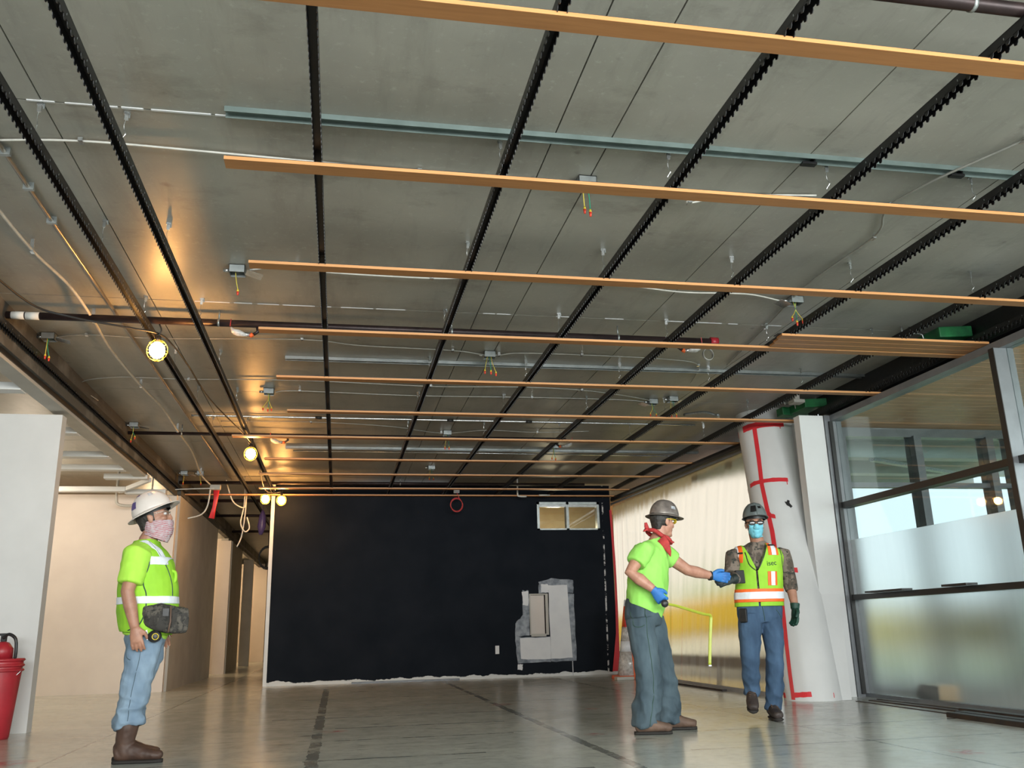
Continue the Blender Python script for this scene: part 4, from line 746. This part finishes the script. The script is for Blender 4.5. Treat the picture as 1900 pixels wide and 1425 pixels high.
# ---- worker with the white hard hat, standing at the left
def worker_left():
    Y = 6.75; R = thing('person', (-1.34, Y, 0), 'person in white hard hat and lime vest looking up at the left', 'person'); lat = (0, 1, 0); J = lambda x, y, z: V(x, Y + y, z)
    T = [(-1.315, .78, .165, .135), (-1.305, .86, .185, .165), (-1.309, .983, .185, .185), (-1.317, 1.125, .190, .183), (-1.335, 1.28, .200, .160), (-1.350, 1.37, .185, .125), (-1.352, 1.43, .115, .085), (-1.348, 1.475, .070, .068)]
    sh = {-1: J(-1.372, -.175, 1.355), 1: J(-1.40, .175, 1.37)}; el = {-1: J(-1.401, -.245, 1.10), 1: J(-1.36, .24, 1.106)}; wr = {-1: J(-1.336, -.24, .865), 1: J(-1.245, .2, .88)}
    HD = Head((-1.325, Y, 1.625), (1, 0), radians(12), 1.08)
    b = MB(); b.loft([(J(x, 0, z), a * .76, c * .76, lat) for x, z, a, c in T], 20)
    for q in (-1, 1):
        limb(b, [(sh[q], .058), ((sh[q] + el[q]) / 2, .052), (el[q], .045), (el[q] * .6 + wr[q] * .4, .045), (wr[q], .030)])
        hand(b, wr[q], (.22, -.02 * q, -1), (.05, -q, 0), (1, 0, .2), .42, 1.05)
        limb(b, [(J(-1.305, q * .085, .76), .07), (J(-1.325 - .02 * (q > 0), q * .095, .52), .062), (J(-1.35 - .04 * (q > 0), q * .095, .12), .042)])
    HD.geo(b, J(-1.345, 0, 1.475)); wear(remesh(b, .0055, 5), 'body', 'skin_a', R); HD.extras(R, 'lens_clear', 'lens_clear'); HD.hair(R)
    # trousers
    t = MB(); t.loft([(J(-1.312, 0, .90), .165, .130, lat), (J(-1.308, 0, .80), .172, .140, lat), (J(-1.305, 0, .74), .150, .125, lat)], 20)
    for q in (-1, 1):
        dx = -.032 if q > 0 else 0
        t.loft([(J(-1.302 + dx * .3, q * .082, .80), .088, .122, lat), (J(-1.301 + dx * .5, q * .09, .655), .088, .112, lat), (J(-1.324 + dx, q * .095, .522), .082, .100, lat), (J(-1.336 + dx, q * .096, .41), .076, .090, lat), (J(-1.352 + dx, q * .096, .33), .074, .084, lat), (J(-1.350 + dx, q * .096, .27), .080, .097, lat), (J(-1.345 + dx, q * .096, .225), .076, .092, lat)], 18)
    tz = lambda c: .5 + 1.6 * max(0, 1 - c.z / .55)
    tj = wrinkle(remesh(t, .0075, 2), .026, (8, 8, 16), 3, tz); tb = bvh_of(tj); to_ = wear(tj, 'trousers', 'jeans_light', R)
    piping(tb, [(-1.30, .80), (-1.302, .66), (-1.325, .52), (-1.338, .40), (-1.345, .27)], .002, 'side_seam', 'jeans_mid', to_, 0); piping(tb, [(-1.395, .76), (-1.392, .68), (-1.36, .655)], .003, 'pocket_edge', 'jeans_mid', to_, 0)
    # shirt with sleeves
    s = MB(); s.loft([(J(x, 0, z), a * .95, c * .94, lat) for x, z, a, c in [(-1.318, .80, .165, .15)] + T[1:]], 22)
    for q in (-1, 1):
        e = sh[q] + (el[q] - sh[q]) * .78; s.loft([(sh[q] + V(.01, -q * .05, .02), .075, .080), (sh[q], .086, .098), (sh[q] + (el[q] - sh[q]) * .45, .074, .088), (e, .068, .080)], 16, hint=lat)
    wear(wrinkle(cut(remesh(s, .008, 4), [(J(-1.35, 0, 1.470), (-.15, 0, 1))]), .006, (9, 9, 14), 8), 'shirt', 'lime_shirt', R, .003)
    # vest
    v = MB(); v.loft([(J(x, 0, z), a * 1.02 + .004, c * 1.03 + .004, lat) for x, z, a, c in T], 28)
    vm = wrinkle(remesh(v, .008, 4), .006, (8, 8, 10), 21)
    ve = cut(vm, [(J(0, 0, 1.455), (0, 0, 1)), (J(-1.35, 0, .835), (-.1, 0, -1))], .006); bv = bvh_of(ve)
    bands = [cut(vm, [(J(-1.24, 0, 1.046 + h), (.0, 0, 1) if h > 0 else (0, 0, -1)) for h in (.024, -.024)], .011)]
    top = cut(vm, [(J(-1.24, 0, 1.335), (0, 0, 1)), (J(-1.24, 0, 1.283), (0, 0, -1)), (J(-1.283, 0, 1.3), (-1, 0, 0)), (J(-1.193, 0, 1.3), (1, 0, -.4))], .011)
    sho = [cut(vm, [(J(0, q * .10, 1.4), (0, -1, 0)), (J(0, q * .10 + .045, 1.4), (0, 1, 0)), (J(0, 0, 1.285), (0, 0, -1)), (J(-1.24, 0, 1.47), (.4, 0, 1))], .009) for q in (-1.45, 1)]
    wear(ve, 'vest', 'lime_vest', R, .003)
    for m_, l_ in ((bands[0], 'silver band around the waist of the vest'), (top, 'silver chest band'), (sho[0], 'silver shoulder band'), (sho[1], 'silver shoulder band')): wear(m_, 'reflective_stripe', 'reflective', R, .002, l_)
    piping(bv, [(-1.318, 1.445), (-1.255, 1.382), (-1.192, 1.282), (-1.150, 1.169), (-1.135, 1.06)], .005, 'piping', 'text_dark', R); piping(bv, [(-1.40, 1.395), (-1.348, 1.433), (-1.301, 1.393), (-1.284, 1.309), (-1.294, 1.239), (-1.314, 1.191), (-1.31, 1.142), (-1.29, 1.087), (-1.283, 1.005), (-1.294, .937), (-1.325, .877), (-1.391, .847)], .0045, 'piping', 'text_dark', R)
    # gaiter
    g = MB(); g.loft([(HD(.026, 0, -.018), .084, .104, lat), (HD(.026, 0, -.055), .084, .104, lat), (HD(.020, 0, -.10), .082, .098, lat), (HD(.000, 0, -.145), .080, .082, lat), (J(-1.332, 0, 1.468), .078, .070, lat), (J(-1.34, 0, 1.44), .07, .06, lat)], 22)
    wear(wrinkle(cut(remesh(g, .007, 4), [(HD(.02, 0, -.030), HD.u + HD.f * .10), (J(-1.25, 0, 1.463), (-.35, 0, -1))]), .006, (24, 24, 30), 4), 'neck_gaiter', 'gaiter_cloth', R, .003)
    hard_hat(R, (-1.330, Y, 1.672), (1, 0), radians(25), 'hat_white', 'full', 1.16, [(-2.45, 1.05, .45, .35, 'sticker_purple'), (-1.2, .75, .3, .2, 'sticker_white'), (-2.2, .55, .5, .08, 'sticker_purple')])
    # waist bag, worn at the front
    bg_ = MB(); bg_.loft([(V(-1.325, 6.60, .895), .012, .030, (0, 1, 0)), (V(-1.28, 6.575, .935), .035, .075, (0, 1, 0)), (V(-1.20, 6.575, .930), .060, .092, (0, 1, 0)), (V(-1.13, 6.60, .915), .085, .090, (0, 1, 0)), (V(-1.07, 6.65, .908), .115, .086, (0, 1, 0)), (V(-1.048, 6.66, .908), .11, .080, (0, 1, 0))], 20, sq=.42)
    bo = wear(wrinkle(remesh(bg_, .006, 3), .006, (20, 20, 20), 6), 'waist_bag', 'camo_bag', R, 0, 'dark camouflage waist bag'); MB().box(-1.165, -1.125, 6.508, 6.52, .935, .985).build('patch', 'black_plastic', bo); MB().tube([(-1.115, 6.505, 1.0), (-1.11, 6.50, .90), (-1.12, 6.505, .83)], .006, 6).build('zipper', 'boot_tan', bo, True)
    tg = MB(); tg.tube(curve_pts([(-1.165, Y - .06, 1.25), (-1.135, Y - .06, 1.235), (-1.13, Y - .06, 1.19), (-1.145, Y - .05, 1.16)], 4), .012, 7); tg.build('vest_tab', 'lime_vest', R, True)
    boot(R, (-1.425, Y - .10, 0), (-1.118, Y - .115, 0), (-1.352, Y - .1, .275), .070, 'boot_brown', w=1.1); boot(R, (-1.470, Y + .10, 0), (-1.175, Y + .09, 0), (-1.385, Y + .1, .27), .070, 'boot_brown', w=1.1)
worker_left()
tm = thing('tape_measure', (-1.215, 6.555, .77), 'black and yellow tape measure clipped to the belt of the worker at the left', 'tape measure')
MB().loft([((-1.215, 6.535, .805), .036, .036), ((-1.215, 6.545, .805), .042, .040), ((-1.215, 6.585, .805), .042, .040), ((-1.215, 6.60, .805), .036, .036)], 18).build('case', 'black_plastic', tm, True); MB().tube([V(-1.205 + .020 * cos(a), 6.532, .803 + .020 * sin(a)) for a in [i * pi / 8 for i in range(17)]], .003, 5).build('ring', 'nut_yellow', tm, True); MB().obox((-1.262, 6.56, .815), (.006, 0, .003), (0, .012, 0), (-.008, 0, .03)).build('clip', 'emt_silver', tm)

# ---- worker with the brown hat reaching to the right
def worker_mid():
    Y = 6.97; R = thing('person', (2.42, Y, 0), 'person in brown full-brim hard hat and lime T-shirt reaching to the right', 'person'); lat = V(.62, .785, 0); J = lambda x, y, z: V(x, Y + y, z)
    T = [(2.40, .86, .165, .135), (2.415, .93, .180, .150), (2.432, 1.01, .185, .155), (2.452, 1.155, .195, .158), (2.487, 1.273, .200, .140), (2.515, 1.365, .190, .118), (2.535, 1.43, .125, .088), (2.553, 1.49, .070, .066)]
    sh = {-1: V(2.375, 6.80, 1.375), 1: V(2.655, 7.13, 1.378)}; el = {-1: V(2.236, 6.75, 1.198), 1: V(2.857, 7.12, 1.235)}; wr = {-1: V(2.392, 6.69, 1.066), 1: V(3.085, 7.17, 1.188)}
    HD = Head((2.610, 6.975, 1.620), (cos(radians(18)), sin(radians(18))), radians(-6), 1.0)
    b = MB(); b.loft([(J(x, 0, z), a * .76, c * .76, lat) for x, z, a, c in T], 20)
    for q in (-1, 1): limb(b, [(sh[q], .060), ((sh[q] + el[q]) / 2, .054), (el[q], .047), (el[q] * .6 + wr[q] * .4, .049), (wr[q], .032)])
    gl = MB(); hs = {-1: ((.62, .05, -.78), (.35, .9, .25), (.75, -.1, .6), 1.15), 1: ((1, .06, -.12), (.05, -1, -.15), (0, .1, 1), .55)}
    for q in (-1, 1): hand(b, wr[q] + V(hs[q][0]) * .01, hs[q][0], hs[q][1], hs[q][2], hs[q][3], .95, -.002); hand(gl, wr[q] + V(hs[q][0]) * .01, hs[q][0], hs[q][1], hs[q][2], hs[q][3], 1.0, .0035); 
    legs = {-1: [(2.335, -.09, .86), (2.37, -.12, .50), (2.31, -.12, .10)], 1: [(2.49, .08, .86), (2.568, .075, .48), (2.585, .08, .10)]}
    for q in (-1, 1): limb(b, [(J(*legs[q][0]) - V(0, 0, .05), .065), (J(*legs[q][1]), .062), (J(*legs[q][2]), .042)])
    HD.geo(b, J(2.560, 0, 1.475)); wear(remesh(b, .0055, 5), 'body', 'skin_b', R); HD.extras(R, 'lens_yellow', 'nut_yellow'); HD.hair(R)
    gm = remesh(gl, .0045, 3); parts = {}
    for q in (-1, 1):
        c = cut(gm, [(V(2.75, 0, 0), (1, 0, 0) if q < 0 else (-1, 0, 0))]); c = cut(c, [(wr[q] - V(hs[q][0]) * .005, -V(hs[q][0]))]); go = wear(c, 'glove', 'glove_blue', R)
    tips = MB(); d = V(hs[-1][0]).normalized()
    MB().loft([(wr[1] - V(.022, 0, 0), .037, .040), (wr[1] + V(.004, 0, 0), .036, .039)], 16).build('watch_band', 'black_plastic', R, True)
    # trousers
    t = MB(); t.loft([(J(2.405, 0, 1.0), .168, .135, lat), (J(2.40, 0, .93), .175, .145, lat), (J(2.40, 0, .85), .172, .145, lat), (J(2.405, 0, .79), .145, .12, lat)], 20)
    n_ = [(2.335, -.09, .85, .105, .115), (2.350, -.11, .645, .096, .104), (2.372, -.12, .43, .090, .102), (2.367, -.12, .295, .090, .102), (2.340, -.12, .187, .092, .103), (2.312, -.12, .085, .090, .100), (2.308, -.12, .055, .086, .095)]
    f_ = [(2.485, .08, .85, .100, .112), (2.530, .075, .64, .092, .096), (2.565, .075, .42, .088, .092), (2.580, .08, .24, .088, .092), (2.587, .08, .10, .088, .095), (2.587, .08, .06, .085, .090)]
    for L_ in (n_, f_): t.loft([(J(x, y, z), a, c, (0, 1, 0)) for x, y, z, a, c in L_], 18)
    tj = wrinkle(remesh(t, .0075, 3), .020, (8, 8, 12), 13, lambda c: .5 + 1.5 * max(0, 1 - c.z / .5)); tb = bvh_of(tj); to_ = wear(tj, 'trousers', 'jeans_mid', R)
    piping(tb, [(2.36, .93), (2.35, .75), (2.365, .55), (2.372, .40), (2.36, .25), (2.32, .07)], .003, 'side_seam', 'text_dark', to_, 0); piping(tb, [(2.26, .90), (2.255, .80), (2.30, .785), (2.335, .80)], .003, 'pocket_edge', 'text_dark', to_, 0)
    # T-shirt, hem hanging lower at the front
    s = MB(); s.loft([(J(x, 0, z), a, c, lat) for x, z, a, c in [(2.40, .80, .17, .145)] + T], 24)
    e = {-1: (V(2.290, 6.765, 1.268), .070, .078), 1: (V(2.750, 7.125, 1.312), .060, .070)}
    for q in (-1, 1): s.loft([(sh[q] - lat * (q * .07) + V(0, 0, .015), .066, .070), (sh[q], .072, .082), (sh[q] * .5 + e[q][0] * .5, .072, .082), e[q]], 16, hint=lat)
    sm = cut(remesh(s, .008, 4), [(V(2.36, 6.85, .925), (-.46, .05, -1)), (V(2.55, 6.97, 1.487), (-.30, 0, 1))])
    wear(wrinkle(sm, .009, (8, 8, 12), 31), 'shirt', 'lime_shirt_b', R, .003)
    # bandana: rolled band, knot tails at the back and a hanging point
    bd = bpy.data.objects.new('bandana', None); COL.objects.link(bd); bd.parent = R; bd['_w'] = tuple(R['_w'])
    c0 = V(2.568, 6.965, 1.500); ring = []
    for i in range(25):
        a = 2 * pi * i / 24; ring.append(c0 + V(.096 * cos(a), .088 * sin(a), -.055 * cos(a) + .006 * sin(5 * a)))
    MB().tube(ring, .017, 9).build('band', 'bandana', bd, True)
    MB().loft([(V(2.545, 6.865, 1.47), .05, .012, (.9, -.3, 0)), (V(2.585, 6.855, 1.42), .035, .012, (.9, -.3, 0)), (V(2.605, 6.845, 1.36), .018, .010, (.9, -.3, 0)), (V(2.612, 6.842, 1.325), .004, .006, (.9, -.3, 0))], 10).build('point', 'bandana', bd, True)
    MB().loft([(V(2.64, 6.90, 1.45), .02, .012), (V(2.665, 6.88, 1.44), .006, .006)], 8).build('fold', 'bandana', bd, True)
    for p in ([(2.478, 6.95, 1.545), (2.455, 6.93, 1.575), (2.448, 6.92, 1.605)], [(2.478, 6.95, 1.545), (2.445, 6.93, 1.548), (2.430, 6.92, 1.535)]): MB().loft([(V(p[0]), .014, .012), (V(p[1]), .018, .008), (V(p[2]), .012, .005)], 9).build('knot_tail', 'bandana', bd, True)
    hard_hat(R, (2.635, 6.982, 1.664), (cos(radians(18)), sin(radians(18))), radians(-7), 'hat_brown', 'full', 1.05, [(-1.45, 1.1, .38, .2, 'sticker_white')])
    boot(R, (2.232, Y - .12, 0), (2.505, Y - .175, 0), (2.305, Y - .12, .15), .06, 'boot_tan', w=1.15, toe_m='boot_brown'); boot(R, (2.520, Y + .08, 0), (2.790, Y + .04, 0), (2.585, Y + .08, .15), .06, 'boot_tan', w=1.1, toe_m='boot_brown')
worker_mid()
tp = thing('measuring_tape', (2.68, 6.68, .49), 'yellow-green tape blade bending down from the blue glove', 'tape measure')
tc = curve_pts([(2.478, 6.668, .952), (2.555, 6.67, .938), (2.633, 6.67, .915), (2.72, 6.68, .889), (2.80, 6.69, .868), (2.842, 6.70, .862), (2.853, 6.70, .845), (2.848, 6.70, .80), (2.840, 6.70, .74), (2.826, 6.70, .632), (2.812, 6.70, .492)], 5)
MB().loft([(p, .012, .0012, (.25 if i < 30 else .9, -.6 if i < 30 else -.4, .75 if i < 30 else 0)) for i, p in enumerate(tc)], 8).build('blade', 'tape_steel', tp, True)
MB().ell((2.468, 6.66, .955), .03, .02, .03).build('case', 'black_plastic', tp, True); MB().box(2.800, 2.824, 6.694, 6.706, .482, .492).build('end_hook', 'emt_silver', tp)

# ---- worker with the grey hard hat, walking towards the camera
def worker_right():
    Y = 7.49; R = thing('person', (3.62, Y - .05, 0), 'person in grey hard hat, blue mask and lime-orange vest walking forward', 'person'); lat = V(.975, -.22, 0).normalized(); fw = V(-.22, -.975, 0).normalized(); J = lambda x, y, z: V(x, Y + y, z)
    T = [(3.645, .86, .195, .125), (3.652, .93, .200, .125), (3.660, 1.02, .198, .125), (3.675, 1.167, .192, .128), (3.682, 1.282, .195, .130), (3.686, 1.37, .212, .120), (3.690, 1.43, .188, .102), (3.694, 1.477, .100, .080), (3.693, 1.52, .062, .062)]
    sh = {-1: J(3.462, .03, 1.385), 1: J(3.908, -.03, 1.388)}; el = {-1: J(3.395, -.04, 1.190), 1: J(3.985, .04, 1.160)}; wr = {-1: V(3.305, 7.215, 1.160), 1: J(3.965, -.05, .925)}
    HD = Head((3.682, Y, 1.655), (-.30, -.955), radians(-4), 1.0)
    b = MB(); b.loft([(J(x, 0, z), a * .76, c * .76, lat) for x, z, a, c in T], 20)
    for q in (-1, 1): limb(b, [(sh[q], .058), ((sh[q] + el[q]) / 2, .052), (el[q], .045), (el[q] * .6 + wr[q] * .4, .044), (wr[q], .031)])
    hs = {-1: ((-.95, -.25, -.12), (.1, .9, -.3), (.0, -.1, 1), .6), 1: ((-.14, -.08, -1), (-1, -.2, .1), (-.1, -1, 0), .5)}
    gl = MB()
    for q in (-1, 1): hand(b, wr[q] + V(hs[q][0]) * .01, *hs[q][:3], hs[q][3], .95, -.002); hand(gl, wr[q] + V(hs[q][0]) * .01, *hs[q][:3], hs[q][3], 1.04, .005)
    for q in (-1, 1): gl.loft([(wr[q] - V(hs[q][0]) * .03, .042, .044), (wr[q] + V(hs[q][0]) * .02, .038, .036)], 14)
    legs = {-1: [(3.550, 0, .86), (3.493, -.05, .544), (3.530, .05, .20)], 1: [(3.742, 0, .86), (3.722, -.06, .522), (3.692, 0, .11)]}
    for q in (-1, 1): limb(b, [(J(*legs[q][0]) - V(0, 0, .05), .065), (J(*legs[q][1]), .058), (J(*legs[q][2]), .040)])
    HD.geo(b, J(3.692, 0, 1.51)); bm_ = remesh(b, .0055, 5)
    mk = cut(bm_, [(HD(.0, 0, -.004), HD.u * 1 - HD.f * .0), (HD(0, 0, -.118), -HD.u), (HD(.036, 0, 0), -HD.f), (HD(0, .056, 0), HD.l), (HD(0, -.056, 0), -HD.l)], .007)
    wear(bm_, 'body', 'skin_a', R); HD.extras(R, 'lens_dark', 'black_plastic'); HD.hair(R)
    mo = wear(mk, 'face_mask', 'mask_blue', R, .002)
    for q in (-1, 1): MB().tube(curve_pts([HD(.05, q * .060, -.03), HD(.01, q * .078, -.03), HD(-.014, q * .088, -.006), HD(.01, q * .080, .004), HD(.05, q * .066, -.008)], 4), .0018, 5).build('ear_loop', 'sticker_white', mo, True)
    gm = remesh(gl, .0045, 3)
    for q, m_ in ((-1, 'glove_dark'), (1, 'glove_green')): wear(cut(gm, [(V(3.65, 0, 0), (1, 0, 0) if q < 0 else (-1, 0, 0))]), 'glove', m_, R)
    # trousers
    t = MB(); t.loft([(J(3.652, 0, .98), .190, .120, lat), (J(3.650, 0, .90), .200, .128, lat), (J(3.648, 0, .84), .198, .128, lat), (J(3.648, 0, .80), .165, .11, lat)], 22)
    n_ = [(3.553, 0, .85, .100, .115), (3.535, -.02, .75, .102, .110), (3.515, -.04, .64, .092, .095), (3.495, -.05, .544, .082, .085), (3.505, -.02, .40, .072, .080), (3.520, .03, .27, .066, .075), (3.527, .05, .205, .064, .070)]
    f_ = [(3.742, 0, .85, .098, .115), (3.738, -.02, .75, .098, .108), (3.730, -.05, .63, .086, .092), (3.722, -.06, .522, .072, .080), (3.710, -.05, .365, .073, .080), (3.700, -.02, .21, .070, .078), (3.692, 0, .10, .070, .076), (3.690, 0, .075, .068, .074)]
    for L_ in (n_, f_): t.loft([(J(x, y, z), a, c, (1, 0, 0)) for x, y, z, a, c in L_], 18)
    tj = wrinkle(remesh(t, .0075, 3), .017, (9, 9, 13), 51, lambda c: .5 + 1.3 * max(0, 1 - c.z / .5)); tb = bvh_of(tj); to_ = wear(tj, 'trousers', 'jeans_blue', R)
    piping(tb, [(3.62, .93), (3.63, .86), (3.635, .81)], .003, 'fly_seam', 'text_dark', to_, 0); piping(tb, [(3.50, .90), (3.475, .86), (3.46, .82)], .003, 'pocket_edge', 'text_dark', to_, 0); piping(tb, [(3.745, .90), (3.78, .86), (3.80, .82)], .003, 'pocket_edge', 'text_dark', to_, 0)
    # camouflage shirt
    s = MB(); s.loft([(J(x, 0, z), a * .93, c * .92, lat) for x, z, a, c in T[:-1] + [(3.693, 1.50, .068, .066)]], 22)
    e = {-1: wr[-1] - V(hs[-1][0]) * .02, 1: el[1] + (wr[1] - el[1]) * .42}
    for q in (-1, 1): s.loft([(sh[q] - lat * (q * .03), .058, .060), (sh[q], .066, .072), ((sh[q] + el[q]) / 2, .064, .068), (el[q], .060, .062), (e[q], .052 if q > 0 else .045, .054 if q > 0 else .045)], 16, hint=(0, 1, .2))
    wear(wrinkle(cut(remesh(s, .008, 4), [(J(3.69, 0, 1.497), (0, .25, 1))]), .007, (9, 9, 14), 61), 'shirt', 'camo_cloth', R, .002)
    # vest
    v = MB(); v.loft([(J(x, 0, z), a * 1.0 + .012, c * 1.0 + .016, lat) for x, z, a, c in T[:-1]], 30); vm = wrinkle(remesh(v, .007, 4), .005, (7, 7, 9), 71)
    lo = (J(0, 0, .935), (0, 0, -1)); ap = V(3.600, 0, 1.235); ctr = [V(3.594, 0, .935), ap]; zd = (ctr[1] - ctr[0]).normalized()
    nr = V(zd.z, 0, -zd.x)                                            # towards image right
    sr = V(3.745, 0, 1.52) - ap; nsr = V(sr.z, 0, -sr.x).normalized(); sl = V(3.520, 0, 1.50) - ap; nsl = V(sl.z, 0, -sl.x).normalized()
    front = (J(3.68, 0, 0), -fw); arm = [(J(3.862, 0, 1.35), (1, 0, .02)), (J(3.492, 0, 1.35), (-1, 0, .02))]
    aw = [(J(3.862, 0, 1.2), V(1, 0, .55)), (J(3.476, 0, 1.2), V(-1, 0, .55))]
    rh = cut(vm, [lo, front, (ap + nr * .008, -nr), (ap, -nsr)]); lh = cut(vm, [lo, front, (ap - nr * .008, nr), (ap, nsl)]); bk = cut(vm, [lo, (J(3.68, 0, 0), fw), (J(0, 0, 1.47), (0, 0, 1))])
    ve = join(rh, lh, bk); bv = bvh_of(ve)
    def strip(x0, x1, z0, z1, off, m_, lean=.10, lab=None):
        c = cut(vm, [front, (V(x0, 0, (z0 + z1) / 2), (-1, 0, lean)), (V(x1, 0, (z0 + z1) / 2), (1, 0, -lean)), (V(0, 0, z0), (0, 0, -1)), (V(0, 0, z1), (0, 0, 1))], off); wear(c, 'reflective_stripe' if m_ == 'reflective' else 'orange_stripe' if m_ == 'vest_orange' else 'strap', m_, R, .0015, lab)
    wear(ve, 'vest', 'lime_vest', R, .003)
    for off, z0, z1, m_ in ((.005, .970, 1.082, 'vest_orange'), (.009, .996, 1.056, 'reflective')):
        wear(cut(vm, [(J(3.65, 0, z0), (0, 0, -1)), (J(3.65, 0, z1), (0, 0, 1))], off), 'orange_stripe' if m_ == 'vest_orange' else 'reflective_stripe', m_, R, .0015, 'band around the waist of the vest')
    strip(3.428, 3.518, 1.310, 1.475, .005, 'vest_orange'); strip(3.452, 3.494, 1.310, 1.475, .009, 'reflective'); strip(3.428, 3.518, 1.383, 1.396, .013, 'black_plastic')
    strip(3.722, 3.822, 1.368, 1.495, .005, 'vest_orange'); strip(3.750, 3.796, 1.368, 1.495, .009, 'reflective'); strip(3.728, 3.824, 1.445, 1.458, .013, 'black_plastic')
    strip(3.684, 3.774, 1.108, 1.228, .005, 'vest_orange', .06); strip(3.712, 3.750, 1.108, 1.228, .009, 'reflective', .06)
    piping(bv, [(3.588, .937), (3.592, 1.05), (3.597, 1.15), (3.600, 1.232)], .009, 'zipper', 'black_plastic', R, .004); piping(bv, [(3.603, 1.235), (3.66, 1.34), (3.72, 1.46)], .006, 'piping', 'black_plastic', R, .004); piping(bv, [(3.597, 1.235), (3.548, 1.29), (3.530, 1.40)], .005, 'piping', 'black_plastic', R, .004)
    piping(bv, [(3.855, 1.46), (3.852, 1.35), (3.868, 1.22)], .005, 'piping', 'black_plastic', R, .003)
    # lettering on the vest
    cu = bpy.data.curves.new('lettering', 'FONT'); cu.body = 'isec'; cu.size = .062; cu.extrude = 0; to = bpy.data.objects.new('tmp', cu); COL.objects.link(to)
    dg = bpy.context.evaluated_depsgraph_get(); dg.update(); tme = bpy.data.meshes.new_from_object(to.evaluated_get(dg)); bpy.data.objects.remove(to)
    w = max(v_.co.x for v_ in tme.vertices)
    for v_ in tme.vertices:
        x, z = 3.686 + v_.co.x * .094 / w, 1.276 + v_.co.y + v_.co.x * .08; p = onto(bv, x, z, .006); v_.co = p if p is not None else V(x, 7.36, z)
    wear(tme, 'lettering', 'text_dark', R, .001, 'dark lettering on the chest of the vest')
    MB().obox((3.405, 7.300, 1.182), (.036, -.01, 0), (0, .014, 0), (-.002, 0, .056)).build('pouch', 'hat_liner', R, bevel=.006)
    MB().obox((3.462, 7.42, .86), (.02, .03, 0), (-.02, .03, 0), (0, 0, .06)).build('tool_pouch', 'black_plastic', R, bevel=.01)
    hard_hat(R, (3.690, Y - .005, 1.712), (-.30, -.955), radians(2), 'hat_grey', 'cap', 1.04, [(-.25, 1.05, .5, .5, 'sticker_black'), (.35, .95, .3, .2, 'sticker_black')])
    boot(R, (3.545, Y + .12, .155), (3.440, Y - .13, .062), (3.527, Y + .05, .25), .055, 'boot_dark', up=(0, -.25, 1), w=1.1, toe_m='boot_tan'); boot(R, (3.700, Y + .07, 0), (3.628, Y - .215, 0), (3.692, Y, .15), .055, 'boot_dark', w=1.1, toe_m='boot_tan')
worker_right()
for o in bpy.data.objects:
    if '_w' in o: del o['_w']
